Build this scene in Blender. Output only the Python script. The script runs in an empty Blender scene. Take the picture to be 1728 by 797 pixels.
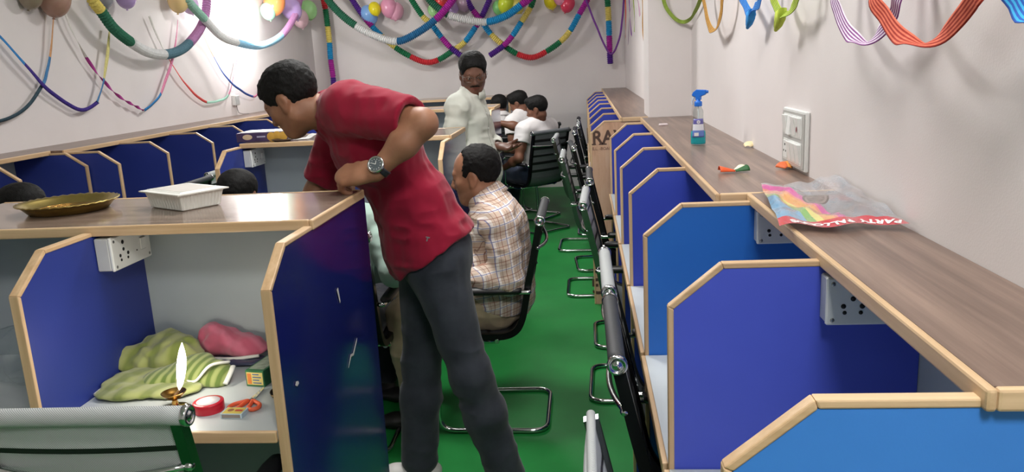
import bpy, math, random
import numpy as np
from mathutils import Vector, Matrix, Quaternion
random.seed(7)
SC = bpy.context.scene
COL = SC.collection
PI = math.pi
BULB = 45
EXPOSURE = 0.2

# ------------------------------------------------------------------ materials
def lin(c):
    r = []
    for v in c[:3]:
        v = v / 255.0
        r.append(v / 12.92 if v <= 0.04045 else ((v + 0.055) / 1.055) ** 2.4)
    return (r[0], r[1], r[2], 1.0)

class NT:
    """small helper around a node tree"""
    def __init__(s, name):
        s.m = bpy.data.materials.new(name); s.m.use_nodes = True
        s.t = s.m.node_tree; s.b = s.t.nodes['Principled BSDF']; s.out = s.t.nodes['Material Output']
    def n(s, typ, **kw):
        x = s.t.nodes.new(typ)
        for k, v in kw.items():
            if k.startswith('i_'):
                x.inputs[k[2:].replace('_', ' ')].default_value = v
            else:
                setattr(x, k, v)
        return x
    def l(s, a, b): s.t.links.new(a, b)
    def coords(s, kind='Object', scale=(1, 1, 1), rot=(0, 0, 0)):
        tc = s.n('ShaderNodeTexCoord'); mp = s.n('ShaderNodeMapping')
        mp.inputs['Scale'].default_value = scale; mp.inputs['Rotation'].default_value = rot
        s.l(tc.outputs[kind], mp.inputs['Vector']); return mp.outputs['Vector']
    def ramp(s, fac, stops, interp='LINEAR'):
        r = s.n('ShaderNodeValToRGB'); r.color_ramp.interpolation = interp
        e = r.color_ramp.elements
        while len(e) < len(stops): e.new(0.5)
        for k, (p, c) in enumerate(stops):
            e[k].position = p; e[k].color = lin(c) if len(c) == 3 else c
        s.l(fac, r.inputs['Fac']); return r.outputs['Color']
    def noise(s, vec, scale, detail=4, rough=0.55):
        x = s.n('ShaderNodeTexNoise'); x.inputs['Scale'].default_value = scale
        x.inputs['Detail'].default_value = detail; x.inputs['Roughness'].default_value = rough
        s.l(vec, x.inputs['Vector']); return x.outputs['Fac']
    def bump(s, fac, strength=0.2, dist=0.01):
        b = s.n('ShaderNodeBump'); b.inputs['Strength'].default_value = strength
        b.inputs['Distance'].default_value = dist
        s.l(fac, b.inputs['Height']); s.l(b.outputs['Normal'], s.b.inputs['Normal'])
    def color(s, o): s.l(o, s.b.inputs['Base Color'])
    def set(s, rough=None, metal=None, spec=None, coat=None, trans=None, alpha=None, ior=None, sheen=None):
        for k, v in (('Roughness', rough), ('Metallic', metal), ('Specular IOR Level', spec), ('Coat Weight', coat),
                     ('Transmission Weight', trans), ('Alpha', alpha), ('IOR', ior), ('Sheen Weight', sheen)):
            if v is not None: s.b.inputs[k].default_value = v
        return s

def mix(c, d, t): return tuple(c[i] * (1 - t) + d[i] * t for i in range(3))

def mat(name, c, rough=0.5, metal=0.0, var=0.06, scale=12, bump=0.0, bscale=60, spec=0.5, coat=0.0, sheen=None, stretch=(1, 1, 1), alpha=None, trans=None):
    k = NT(name); v = k.coords('Object', stretch)
    f = k.noise(v, scale)
    k.color(k.ramp(f, [(0.25, mix(c, (0, 0, 0), var)), (0.75, mix(c, (255, 255, 255), var * 0.6))]))
    k.set(rough, metal, spec, coat, trans, alpha, None, sheen)
    if bump: k.bump(k.noise(v, bscale, 6), bump)
    return k.m

M = {}
def wood(name, c0, c1, axis, scale=1.0, rough=0.45, lo=0.3, hi=0.7):
    k = NT(name)
    st = [14, 14, 14]; st[axis] = 0.55
    v = k.coords('Object', tuple(q * scale for q in st))
    n1 = k.noise(v, 2.2, 7, 0.62)
    st2 = [90, 90, 90]; st2[axis] = 2.0
    v2 = k.coords('Object', tuple(q * scale for q in st2)); n2 = k.noise(v2, 1.2, 3)
    mx = k.n('ShaderNodeMath', operation='MULTIPLY_ADD'); mx.inputs[1].default_value = 0.25; k.l(n2, mx.inputs[0]); k.l(n1, mx.inputs[2])
    k.color(k.ramp(mx.outputs[0], [(lo, c0), ((lo + hi) / 2 + 0.1, mix(c0, c1, 0.55)), (hi + 0.15, c1)]))
    k.set(rough); k.bump(n2, 0.06, 0.002)
    return k.m

def wall_mat(name, c):
    k = NT(name); v = k.coords('Object')
    f = k.noise(v, 1.3, 5); g = k.noise(v, 220, 3)
    k.color(k.ramp(f, [(0.3, mix(c, (120, 116, 118), 0.07)), (0.7, mix(c, (255, 255, 255), 0.05))]))
    k.set(0.62, spec=0.35); k.bump(g, 0.12, 0.002)
    return k.m

M['wall'] = wall_mat('painted_wall', (226, 219, 218))
M['ceil'] = wall_mat('ceiling_paint', (235, 235, 233))
def carpet():
    k = NT('green_floor_mat'); v = k.coords('Object')
    f = k.noise(v, 2.0, 5); g = k.noise(v, 420, 2)
    k.color(k.ramp(f, [(0.3, (20, 112, 48)), (0.7, (30, 134, 60))]))
    k.set(0.5, spec=0.3); k.bump(g, 0.25, 0.002)
    return k.m
M['floor'] = carpet()
M['pine'] = wood('pine_edging_lengthwise', (176, 140, 100), (222, 192, 154), 1)
M['pine_x'] = wood('pine_edging_crosswise', (176, 140, 100), (222, 192, 154), 0)
M['pine_z'] = wood('pine_edging_upright', (176, 140, 100), (222, 192, 154), 2)
M['walnut'] = wood('walnut_laminate_lengthwise', (78, 60, 52), (148, 124, 110), 1, 1.0, 0.3)
M['walnut_x'] = wood('walnut_laminate_crosswise', (90, 76, 67), (152, 132, 118), 0, 1.0, 0.14)
def laminate(name, c, rough=0.42):
    k = NT(name); v = k.coords('Object')
    f = k.noise(v, 1.6, 4); g = k.noise(v, 300, 2)
    k.color(k.ramp(f, [(0.3, mix(c, (0, 0, 0), 0.08)), (0.7, mix(c, (255, 255, 255), 0.03))]))
    k.set(rough, spec=0.4); k.bump(g, 0.08, 0.001)
    return k.m
M['sky_blue'] = laminate('sky_blue_laminate', (62, 134, 222))
M['violet_blue'] = laminate('violet_blue_laminate', (72, 88, 202))
M['royal_blue'] = laminate('royal_blue_laminate', (36, 110, 206))
M['deep_blue'] = laminate('deep_blue_laminate', (50, 68, 184))
M['navy'] = laminate('navy_laminate', (38, 54, 136))
M['navy_gloss'] = laminate('navy_gloss_laminate', (19, 27, 98), 0.14)
M['grey_lam'] = laminate('grey_laminate', (174, 184, 186))
M['desk'] = laminate('pale_desk_laminate', (200, 207, 209), 0.35)
M['plastic'] = mat('white_plastic', (228, 230, 228), 0.35, var=0.02)
M['plastic_grey'] = mat('light_grey_plastic', (196, 198, 198), 0.4, var=0.02)
M['dark'] = mat('black_plastic', (22, 22, 24), 0.4, var=0.1)
M['hole'] = mat('socket_hole_black', (12, 12, 13), 0.6, var=0.0)
M['screw'] = mat('screw_metal', (160, 160, 158), 0.3, 1.0, var=0.02)
M['chrome'] = mat('chrome', (210, 212, 214), 0.12, 1.0, var=0.02)

# ------------------------------------------------------------------ mesh builder
class MB:
    def __init__(s): s.v = []; s.f = []; s.m = []; s.sm = []
    def add(s, verts, faces, mi=0, smooth=False):
        b = len(s.v); s.v += [tuple(map(float, p)) for p in verts]
        for f in faces: s.f.append([i + b for i in f]); s.m.append(mi); s.sm.append(smooth)
        return s
    def box(s, lo, hi, mi=0, T=None):
        x0, y0, z0 = lo; x1, y1, z1 = hi
        p = [(x0, y0, z0), (x1, y0, z0), (x1, y1, z0), (x0, y1, z0), (x0, y0, z1), (x1, y0, z1), (x1, y1, z1), (x0, y1, z1)]
        if T is not None: p = [tuple(T @ Vector(q)) for q in p]
        return s.add(p, [(0, 3, 2, 1), (4, 5, 6, 7), (0, 1, 5, 4), (1, 2, 6, 5), (2, 3, 7, 6), (3, 0, 4, 7)], mi)
    def cbox(s, lo, hi, c=0.004, mi=0, T=None):
        """box with chamfered edges"""
        lo = list(lo); hi = list(hi)
        c = min([c] + [abs(hi[i] - lo[i]) * 0.45 for i in range(3)])
        import itertools
        P = {}; pts = []
        for sx, sy, sz in itertools.product((0, 1), repeat=3):
            for ax in range(3):
                q = [(hi if (sx, sy, sz)[i] else lo)[i] for i in range(3)]
                for i in range(3):
                    if i != ax: q[i] += (-c if (sx, sy, sz)[i] else c)
                P[(sx, sy, sz, ax)] = len(pts); pts.append(tuple(q))
        # P[...,ax] lies on the face normal to ax, inset along the two others
        F = []
        for ax in range(3):
            o = [i for i in range(3) if i != ax]
            for sd in (0, 1):
                ring = []
                for a, b in ((0, 0), (1, 0), (1, 1), (0, 1)):
                    k = [0, 0, 0]; k[ax] = sd; k[o[0]] = a; k[o[1]] = b
                    ring.append(P[(k[0], k[1], k[2], ax)])
                F.append(ring)
        for ax in range(3):
            o = [i for i in range(3) if i != ax]
            for a, b in itertools.product((0, 1), repeat=2):
                k0 = [0, 0, 0]; k1 = [0, 0, 0]; k0[ax] = 0; k1[ax] = 1
                for k in (k0, k1): k[o[0]] = a; k[o[1]] = b
                F.append([P[(*k0, o[0])], P[(*k1, o[0])], P[(*k1, o[1])], P[(*k0, o[1])]])
        for k in itertools.product((0, 1), repeat=3):
            F.append([P[(*k, 0)], P[(*k, 1)], P[(*k, 2)]])
        # orient outward
        ctr = np.mean(np.array(pts), 0); G = []
        for f in F:
            q = np.array([pts[i] for i in f]); nn = np.cross(q[1] - q[0], q[2] - q[0])
            G.append(f if np.dot(nn, q.mean(0) - ctr) > 0 else f[::-1])
        if T is not None: pts = [tuple(T @ Vector(q)) for q in pts]
        return s.add(pts, G, mi)
    def prism(s, poly, d, mi=0, T=None, smooth=False):
        """poly: list of 3d points (planar), extruded by vector d"""
        n = len(poly); d = Vector(d)
        P = [Vector(p) for p in poly]; Q = [p + d for p in P]
        A = P + Q
        nrm = Vector((0, 0, 0))
        for i in range(n): nrm += P[i].cross(P[(i + 1) % n])
        if nrm.dot(d) > 0: bot = list(range(n))[::-1]; top = list(range(n, 2 * n)); side = [(i, (i + 1) % n, (i + 1) % n + n, i + n) for i in range(n)]
        else: bot = list(range(n)); top = list(range(n, 2 * n))[::-1]; side = [(i, i + n, (i + 1) % n + n, (i + 1) % n) for i in range(n)]
        if T is not None: A = [T @ q for q in A]
        s.add(A, [bot, top], mi); b = len(s.v) - 2 * n
        for f in side: s.f.append([i + b for i in f]); s.m.append(mi); s.sm.append(smooth)
        return s
    def tube(s, path, r, seg=10, mi=0, closed=False, cap=True, sy=1.0, up=None):
        P = [Vector(p) for p in path]; n = len(P)
        R = r if isinstance(r, (list, tuple)) else [r] * n
        rings = []; pt = None; N = None
        for i in range(n):
            if closed: t = (P[(i + 1) % n] - P[(i - 1) % n])
            else: t = (P[min(i + 1, n - 1)] - P[max(i - 1, 0)])
            t = t.normalized() if t.length > 1e-9 else (pt or Vector((0, 0, 1)))
            if N is None:
                a = Vector(up) if up else (Vector((0, 0, 1)) if abs(t.z) < 0.9 else Vector((1, 0, 0)))
                N = (a - t * a.dot(t)).normalized()
            else:
                N = N - t * N.dot(t)
                N = N.normalized() if N.length > 1e-6 else t.orthogonal().normalized()
            B = t.cross(N); pt = t
            rings.append([P[i] + (N * math.cos(2 * PI * k / seg) + B * (math.sin(2 * PI * k / seg) * sy)) * R[i] for k in range(seg)])
        V = [q for rg in rings for q in rg]; F = []
        m = n if closed else n - 1
        for i in range(m):
            j = (i + 1) % n
            for k in range(seg):
                k2 = (k + 1) % seg
                F.append((i * seg + k, i * seg + k2, j * seg + k2, j * seg + k))
        s.add(V, F, mi, True)
        if cap and not closed:
            b = len(s.v) - len(V)
            s.f.append([b + k for k in range(seg)][::-1]); s.m.append(mi); s.sm.append(False)
            s.f.append([b + (n - 1) * seg + k for k in range(seg)]); s.m.append(mi); s.sm.append(False)
        return s
    def lathe(s, prof, seg=28, mi=0, T=None, smooth=True, mis=None):
        """prof: list of (r,z); revolve round z"""
        V = []; F = []; n = len(prof)
        for r, z in prof:
            for k in range(seg):
                a = 2 * PI * k / seg; V.append(Vector((r * math.cos(a), r * math.sin(a), z)))
        if T is not None: V = [T @ q for q in V]
        b = len(s.v); s.v += [tuple(q) for q in V]
        for i in range(n - 1):
            for k in range(seg):
                k2 = (k + 1) % seg
                s.f.append([b + i * seg + k, b + i * seg + k2, b + (i + 1) * seg + k2, b + (i + 1) * seg + k]); s.m.append(mis[i] if mis else mi); s.sm.append(smooth)
        return s
    def ell(s, c, r, seg=20, rings=12, mi=0, T=None):
        V = []; F = []
        for i in range(rings + 1):
            th = PI * i / rings
            for k in range(seg):
                a = 2 * PI * k / seg
                V.append(Vector((c[0] + r[0] * math.sin(th) * math.cos(a), c[1] + r[1] * math.sin(th) * math.sin(a), c[2] + r[2] * math.cos(th))))
        if T is not None: V = [T @ q for q in V]
        for i in range(rings):
            for k in range(seg):
                k2 = (k + 1) % seg
                F.append((i * seg + k, (i + 1) * seg + k, (i + 1) * seg + k2, i * seg + k2))
        return s.add(V, F, mi, True)
    def sheet(s, grid, th=0.0, mi=0, smooth=True, mif=None):
        """grid: rows of points; with thickness th closes to a solid sheet"""
        n = len(grid); m = len(grid[0]); G = [[Vector(p) for p in row] for row in grid]
        N = [[None] * m for _ in range(n)]
        for i in range(n):
            for j in range(m):
                a = G[min(i + 1, n - 1)][j] - G[max(i - 1, 0)][j]; b = G[i][min(j + 1, m - 1)] - G[i][max(j - 1, 0)]
                c = a.cross(b); N[i][j] = c.normalized() if c.length > 1e-12 else Vector((0, 0, 1))
        A = [G[i][j] + N[i][j] * th / 2 for i in range(n) for j in range(m)]
        b = len(s.v); s.v += [tuple(p) for p in A]
        ix = lambda i, j: b + i * m + j
        def q(f, mm): s.f.append(f); s.m.append(mm); s.sm.append(smooth)
        for i in range(n - 1):
            for j in range(m - 1):
                mm = mif(i, j) if mif else mi
                q([ix(i, j), ix(i + 1, j), ix(i + 1, j + 1), ix(i, j + 1)], mm)
        if th:
            b2 = len(s.v); s.v += [tuple(G[i][j] - N[i][j] * th / 2) for i in range(n) for j in range(m)]
            iy = lambda i, j: b2 + i * m + j
            for i in range(n - 1):
                for j in range(m - 1):
                    mm = mif(i, j) if mif else mi
                    q([iy(i, j), iy(i, j + 1), iy(i + 1, j + 1), iy(i + 1, j)], mm)
            for i in range(n - 1):
                mm = mif(i, 0) if mif else mi
                q([ix(i, 0), iy(i, 0), iy(i + 1, 0), ix(i + 1, 0)], mm)
                mm = mif(i, m - 2) if mif else mi
                q([ix(i, m - 1), ix(i + 1, m - 1), iy(i + 1, m - 1), iy(i, m - 1)], mm)
            for j in range(m - 1):
                q([ix(0, j), ix(0, j + 1), iy(0, j + 1), iy(0, j)], mif(0, j) if mif else mi)
                q([ix(n - 1, j), iy(n - 1, j), iy(n - 1, j + 1), ix(n - 1, j + 1)], mif(n - 2, j) if mif else mi)
        return s
    def build(s, name, mats, parent=None, origin=(0, 0, 0), rot=None):
        me = bpy.data.meshes.new(name)
        o = Vector(origin)
        me.from_pydata([tuple(Vector(p) - o) for p in s.v], [], s.f)
        if not isinstance(mats, (list, tuple)): mats = [mats]
        for k in mats: me.materials.append(k)
        me.polygons.foreach_set('material_index', s.m)
        me.polygons.foreach_set('use_smooth', s.sm)
        me.update()
        ob = bpy.data.objects.new(name, me); COL.objects.link(ob)
        ob.location = o
        if parent is not None: ob.parent = parent
        return ob

def tag(o, label=None, cat=None, group=None, kind=None):
    if label: o['label'] = label
    if cat: o['category'] = cat
    if group: o['group'] = group
    if kind: o['kind'] = kind
    return o
def thing(name, loc=(0, 0, 0), rz=0.0, label=None, cat=None, group=None):
    o = bpy.data.objects.new(name, None); COL.objects.link(o)
    o.empty_display_size = 0.05
    o.location = loc; o.rotation_euler = (0, 0, rz)
    return tag(o, label, cat, group)
def struct(o): o['kind'] = 'structure'; return o
def bevel(o, w=0.003, seg=2):
    b = o.modifiers.new('Bevel', 'BEVEL'); b.width = w; b.segments = seg; b.limit_method = 'ANGLE'; b.angle_limit = math.radians(40); return o
def copy_tree(o, loc, rz, label, group=None):
    c = o.copy(); COL.objects.link(c); c.location = loc; c.rotation_euler = (0, 0, rz); tag(c, label, None, group)
    def rec(src, dst):
        for ch in src.children:
            d = ch.copy(); COL.objects.link(d); d.parent = dst; rec(ch, d)
    rec(o, c)
    return c
def catmull(pts, n=8):
    P = [Vector(p) for p in pts]; out = []
    for i in range(len(P) - 1):
        p0 = P[max(i - 1, 0)]; p1 = P[i]; p2 = P[i + 1]; p3 = P[min(i + 2, len(P) - 1)]
        for k in range(n):
            t = k / n
            out.append(0.5 * ((2 * p1) + (p2 - p0) * t + (2 * p0 - 5 * p1 + 4 * p2 - p3) * t * t + (3 * p1 - p0 - 3 * p2 + p3) * t ** 3))
    out.append(P[-1]); return out
def fillet(pts, r, n=6, closed=False):
    """round the corners of a polyline"""
    P = [Vector(p) for p in pts]; N = len(P); out = []
    rng = range(N)
    for i in rng:
        if not closed and i in (0, N - 1): out.append(P[i]); continue
        a = (P[i - 1] - P[i]); b = (P[(i + 1) % N] - P[i])
        la, lb = a.length, b.length; a.normalize(); b.normalize()
        rr = min(r, la * 0.48, lb * 0.48); A = P[i] + a * rr; B = P[i] + b * rr
        for k in range(n + 1):
            t = k / n; out.append(A * (1 - t) ** 2 + P[i] * 2 * t * (1 - t) + B * t * t)
    return out
def text_obj(name, body, size, mt, parent=None, matrix=None, extrude=0.0006, align='CENTER', bold=0.0):
    cu = bpy.data.curves.new(name, 'FONT'); cu.body = body; cu.size = size; cu.extrude = extrude; cu.offset = bold
    cu.align_x = align; cu.align_y = 'CENTER'; cu.materials.append(mt)
    tmp = bpy.data.objects.new(name + '_tmp', cu); COL.objects.link(tmp)
    bpy.context.view_layer.update()
    me = bpy.data.meshes.new_from_object(tmp.evaluated_get(bpy.context.evaluated_depsgraph_get()))
    bpy.data.objects.remove(tmp)
    me.name = name; o = bpy.data.objects.new(name, me); COL.objects.link(o)
    if not me.materials: me.materials.append(mt)
    if parent is not None: o.parent = parent
    if matrix is not None: o.matrix_local = matrix
    return o
def frame(origin, xdir, zdir):
    """matrix whose local x runs along xdir and local z along zdir"""
    z = Vector(zdir).normalized(); x = Vector(xdir); x = (x - z * x.dot(z)).normalized(); y = z.cross(x)
    m = Matrix((x, y, z)).transposed().to_4x4(); m.translation = Vector(origin); return m

# ------------------------------------------------------------------ room shell
XL, XR, YB, YF, ZC = -3.42, 0.66, 10.05, -2.6, 3.0
def slab(name, lo, hi, m): return struct(MB().box(lo, hi).build(name, m))
slab('floor', (XL - .1, YF - .1, -.1), (1.2, YB + .1, 0), M['floor'])
slab('ceiling', (XL - .1, YF - .1, ZC), (1.2, YB + .1, ZC + .1), M['ceil'])
slab('wall_left', (XL - .1, YF, 0), (XL, YB, ZC), M['wall'])
slab('wall_back', (XL - .1, YB, 0), (1.2, YB + .1, ZC), M['wall'])
slab('wall_front', (XL - .1, YF - .1, 0), (1.2, YF, ZC), M['wall'])
slab('wall_right', (XR, YF, 0), (1.2, 4.96, ZC), M['wall'])
slab('wall_pillar', (0.402, 4.96, 0), (1.2, 5.36, ZC), M['wall'])
slab('wall_right_far', (0.528, 5.36, 0), (1.2, YB, ZC), M['wall'])

# ------------------------------------------------------------------ booth furniture
ZT, ZD = 1.225, 0.785          # counter top and desk top heights
def offset_poly(pts, t):
    """inner offset (to the right of the walking direction) of an open 2d polyline"""
    out = []
    n = len(pts)
    for i in range(n):
        ns = []
        for a, b in ((i - 1, i), (i, i + 1)):
            if a < 0 or b >= n: continue
            d = Vector((pts[b][0] - pts[a][0], pts[b][1] - pts[a][1])).normalized(); ns.append(Vector((d.y, -d.x)))
        if len(ns) == 1: o = ns[0] * t
        else:
            s_ = (ns[0] + ns[1]); o = s_ * (2 * t / s_.length_squared)
        out.append((pts[i][0] + o.x, pts[i][1] + o.y))
    return out
def divider(o, U, N, prof, th, board, label, group, trim_n=4, trim_t=0.0115, proud=0.002, name='booth_divider', cat='divider', mirror=False):
    """o: corner on the floor, U: direction of depth, N: thickness direction; prof: outline (u,z) walked front-bottom, up, chamfer, top, back"""
    U = Vector(U); N = Vector(N); o = Vector(o)
    p3 = lambda u, z, n=0: o + U * u + Vector((0, 0, z)) + N * n
    edge = prof[:trim_n]; inn = offset_poly(edge, trim_t)
    poly = inn + prof[trim_n:]
    t = thing(name, o, 0, label, cat, group)
    b = MB().prism([p3(u, z) for u, z in poly], N * th).build('board', board, t)
    b.matrix_parent_inverse = Matrix.Identity(4); 
    m = MB()
    for i in range(len(edge) - 1):
        q = [edge[i], edge[i + 1], inn[i + 1], inn[i]]
        d = Vector((edge[i+1][0]-edge[i][0], edge[i+1][1]-edge[i][1]))
        mi = 0 if abs(d.y) > abs(d.x) * 1.5 else 1
        m.prism([p3(u, z, -proud) for u, z in q], N * (th + 2 * proud), mi)
    horiz = M['pine_x'] if abs(U.x) > abs(U.y) else M['pine']
    e = m.build('edge_trim', [M['pine_z'], horiz], t)
    for k in (b, e):
        k.location = -o                     # meshes are written in world space; the empty sits at o
    bevel(e, 0.0025, 2)
    return t
def at_parent(ob, t):
    ob.parent = t; ob.location = Vector(ob.location) - Vector(t.location); return ob

def right_prof(front, back, top=ZT - .014):
    return [(0, 0), (0, 1.127), (.101, top), (back - front, top), (back - front, 0)]
RB = 0.618
YA = [0.851, 1.461, 2.085]; YBs = [2.769, 3.432, 4.095, 4.768]
cols = ['sky_blue', 'violet_blue', 'royal_blue']
labs = ['nearest sky blue divider on the right side with raw wood edging', 'violet blue divider on the right, second from the front, with a socket box',
        'royal blue divider on the right where two counter sections meet']
for y, c, lb in zip(YA, cols, labs):
    divider((0.149, y, 0), (1, 0, 0), (0, 1, 0), right_prof(.149, RB), .016, M[c], lb, 'dividers along the right wall')
labs = ['deep blue divider just behind the royal blue one by the cracker scrap', 'deep blue divider below the spray bottle on the right counter', 'deep blue divider second from the plywood board', 'deep blue divider right beside the pillar, nearest the plywood board']
for y, lb in zip(YBs, labs):
    divider((0.149, y, 0), (1, 0, 0), (0, 1, 0), right_prof(.149, RB), .016, M['deep_blue'], lb, 'dividers along the right wall')
ys = [5.70, 6.34, 6.98, 7.62, 8.26, 8.90, 9.54]
names_far = ['first blue divider behind the stamped plywood board', 'second blue divider behind the stamped plywood board', 'third blue divider behind the stamped plywood board',
             'fourth blue divider behind the stamped plywood board', 'fifth blue divider behind the stamped plywood board', 'sixth blue divider behind the stamped plywood board', 'last small blue divider against the back wall on the right']
for y, lb in zip(ys, names_far):
    divider((0.036, y, 0), (1, 0, 0), (0, 1, 0), right_prof(.036, .49), .018, M['deep_blue'], lb, 'dividers of the far right section')
# raw plywood end board with the stamped letters
def plywood():
    k = NT('raw_plywood'); v = k.coords('Object', (1.6, 1.6, 0.7)); f = k.noise(v, 4, 7, 0.65)
    g = k.noise(k.coords('Object', (30, 30, 2)), 3, 4)
    mx = k.n('ShaderNodeMath', operation='MULTIPLY_ADD'); mx.inputs[1].default_value = 0.3; k.l(g, mx.inputs[0]); k.l(f, mx.inputs[2])
    k.color(k.ramp(mx.outputs[0], [(0.35, (164, 122, 94)), (0.62, (206, 166, 136)), (0.9, (218, 186, 158))])); k.set(0.75)
    return k.m
M['ply'] = plywood()
M['stamp_faint'] = mat('stamp_ink_faint', (140, 104, 84), .8, var=.1)
M['stamp'] = mat('stamp_ink', (84, 60, 50), 0.8, var=0.1)
pb = divider((0.034, 5.03, 0), (1, 0, 0), (0, 1, 0), [(0, 0), (0, 1.135), (.09, ZT - .014), (.366, ZT - .014), (.366, 0)], .018, M['ply'],
             'raw plywood end board stamped with dark letters beside the pillar', None, name='plywood_board', cat='plywood board')
def mark(txt, size, x, z, rot=0, sx=1.0, bold=0.0, ink='stamp'):
    m_ = Matrix.Translation((x - .034, -0.0012, z)) @ Matrix.Rotation(PI / 2, 4, 'X') @ Matrix.Rotation(rot, 4, 'Z') @ Matrix.Diagonal((sx, 1, 1, 1))
    return text_obj('stamped_letters', txt, size, M[ink], pb, m_, 0.0004, 'LEFT', bold)
mark('RAV', .118, .046, 1.103, 0, .92, .003); mark('E.L. -BOARD', .026, .046, 1.035, 0, 1.0, 0, 'stamp_faint')
for sx_, w_ in ((.050, .030), (.098, .026), (.118, .030), (.172, .030)): at_parent(MB().box((sx_ - .010, 5.0282, 1.060), (sx_ - .010 + w_, 5.0290, 1.067)).build('letter_serif', M['stamp'], None, (sx_, 5.028, 1.06)), pb)
mark('G', .15, .125, .13, PI, 1.0, .003)

def counter(name, lo, hi, top, edges, label, group=None, axis='y'):
    """lo, hi in x,y; edges: list of sides that carry a wood edging ('x0','x1','y0','y1')"""
    x0, y0 = lo; x1, y1 = hi; th = .026
    t = thing(name, ((x0 + x1) / 2, (y0 + y1) / 2, ZT - th), 0, label, 'counter', group)
    o = Vector(t.location)
    e = .0125
    bx0 = x0 + (e if 'x0' in edges else 0); bx1 = x1 - (e if 'x1' in edges else 0); by0 = y0 + (e if 'y0' in edges else 0); by1 = y1 - (e if 'y1' in edges else 0)
    at_parent(MB().box((bx0, by0, ZT - th + .012), (bx1, by1, ZT)).build('top_board', top), t)
    for s_ in edges:
        if s_[0] == 'x':
            a, b = (x0, bx0) if s_ == 'x0' else (bx1, x1); ob = MB().box((a, y0, ZT - th), (b, y1, ZT + .0015)).build('edge_strip', M['pine'])
        else:
            a, b = (y0, by0) if s_ == 'y0' else (by1, y1); ob = MB().box((bx0, a, ZT - th), (bx1, b, ZT + .0015)).build('edge_strip', M['pine_x'])
        at_parent(bevel(ob, .004, 2), t)
    return t
counter('counter', (.428, .838), (XR - .001, 2.123), M['walnut'], ['x0', 'y0'], 'walnut laminate counter on the right wall, nearest section under the plastic bag', 'right wall counters')
counter('counter', (.346, 2.127), (XR - .001, 4.955), M['walnut'], ['x0', 'y0'], 'walnut laminate counter on the right wall holding the spray bottle', 'right wall counters')
counter('counter', (.226, 5.022), (.400, 5.36), M['walnut'], ['x0', 'y0'], 'narrow end piece of walnut counter beside the white pillar', 'right wall counters')
counter('counter', (.226, 5.362), (.527, 10.045), M['walnut'], ['x0'], 'far walnut counter on the right running to the back wall', 'right wall counters')
def back_panel(lo, hi, m, label, group=None):
    o = MB().box(lo, hi).build('back_panel', m, origin=((lo[0] + hi[0]) / 2, (lo[1] + hi[1]) / 2, lo[2])); tag(o, label, 'panel', group); return o
back_panel((RB + .001, .84, 0), (XR - .002, 4.95, ZT - .03), M['grey_lam'], 'grey back panel of the right booths under the walnut counter', 'grey back panels')
back_panel((.4915, 5.37, 0), (.526, 10.04, ZT - .03), M['grey_lam'], 'grey back panel of the far right booths behind the plywood board', 'grey back panels')
def desk(lo, hi, side, label, group):
    """desk board between two dividers with a wood strip on its front side"""
    x0, y0 = lo; x1, y1 = hi; th = .022
    t = thing('desk', ((x0 + x1) / 2, (y0 + y1) / 2, ZD - th), 0, label, 'desk', group)
    e = .012
    if side == 'x0': a = MB().box((x0 + e, y0, ZD - th), (x1, y1, ZD)); b = MB().box((x0, y0, ZD - th - .006), (x0 + e, y1, ZD + .001)); m = M['pine']
    elif side == 'x1': a = MB().box((x0, y0, ZD - th), (x1 - e, y1, ZD)); b = MB().box((x1 - e, y0, ZD - th - .006), (x1, y1, ZD + .001)); m = M['pine']
    else: a = MB().box((x0, y0 + e, ZD - th), (x1, y1, ZD)); b = MB().box((x0, y0, ZD - th - .006), (x1, y0 + e, ZD + .001)); m = M['pine_x']
    at_parent(a.build('desk_board', M['desk']), t); at_parent(bevel(b.build('edge_strip', m), .003), t)
    return t
yy = YA + YBs
dl = ['pale desk in the nearest right booth, below the sky blue divider', 'pale desk in the right booth in front of the royal blue divider', 'pale desk in the right booth behind the royal blue divider',
      'pale desk in the right booth below the orange cracker scrap', 'pale desk in the right booth below the spray bottle', 'pale desk in the last right booth before the plywood board']
for i in range(len(yy) - 1):
    desk((.138, yy[i] + .021), (RB, yy[i + 1] - .003), 'x0', dl[i], 'desks of the right wall')
for i, y in enumerate(ys[:-1]):
    desk((.025, y + .021), (.49, ys[i + 1] - .003), 'x0', 'pale desk in the far right section behind the plywood board', 'desks of the far right section')
desk((.025, 5.052), (.49, 5.697), 'x0', 'pale desk directly behind the plywood board', 'desks of the far right section')

# centre rows: counter across the top, end panels, one divider, desks towards the camera
def row(y0, y1, yb, yfront, x0, x1, first):
    """y0..y1 counter, yb back panel, yfront desk edge, x0..x1 row"""
    xm = (x0 + x1) / 2 + .0
    n = {0: 'front', 1: 'second', 2: 'third', 3: 'farthest'}[first]
    counter('counter', (x0 - .012, y0), (x1 + .006, y1), M['walnut_x'], ['y0', 'y1', 'x1'],
            ['walnut counter of the front row carrying the brass plate and white tray', 'walnut counter of the second row with the sweet box', 'thin counter of the third row behind the man in white', 'thin counter of the farthest centre row'][first], 'centre row counters')
    back_panel((x0 + .02, yb, 0), (x1 - .02, yb + .02, ZT - .027), M['grey_lam'], 'grey back panel of the %s centre row' % n, 'grey back panels')
    return n
def row_prof(yfront, y0, ye):
    return [(0, 0), (0, 1.127), (.115, ZT - .014), (y0 - .002 - yfront, ZT - .014), (y0 - .002 - yfront, ZT - .028), (ye - yfront, ZT - .028), (ye - yfront, 0)]
R1 = dict(y0=1.945, y1=2.436, yb=2.17, yf=1.637, x0=-1.93, x1=-.715)
row(R1['y0'], R1['y1'], R1['yb'], R1['yf'], R1['x0'], R1['x1'], 0)
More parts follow.
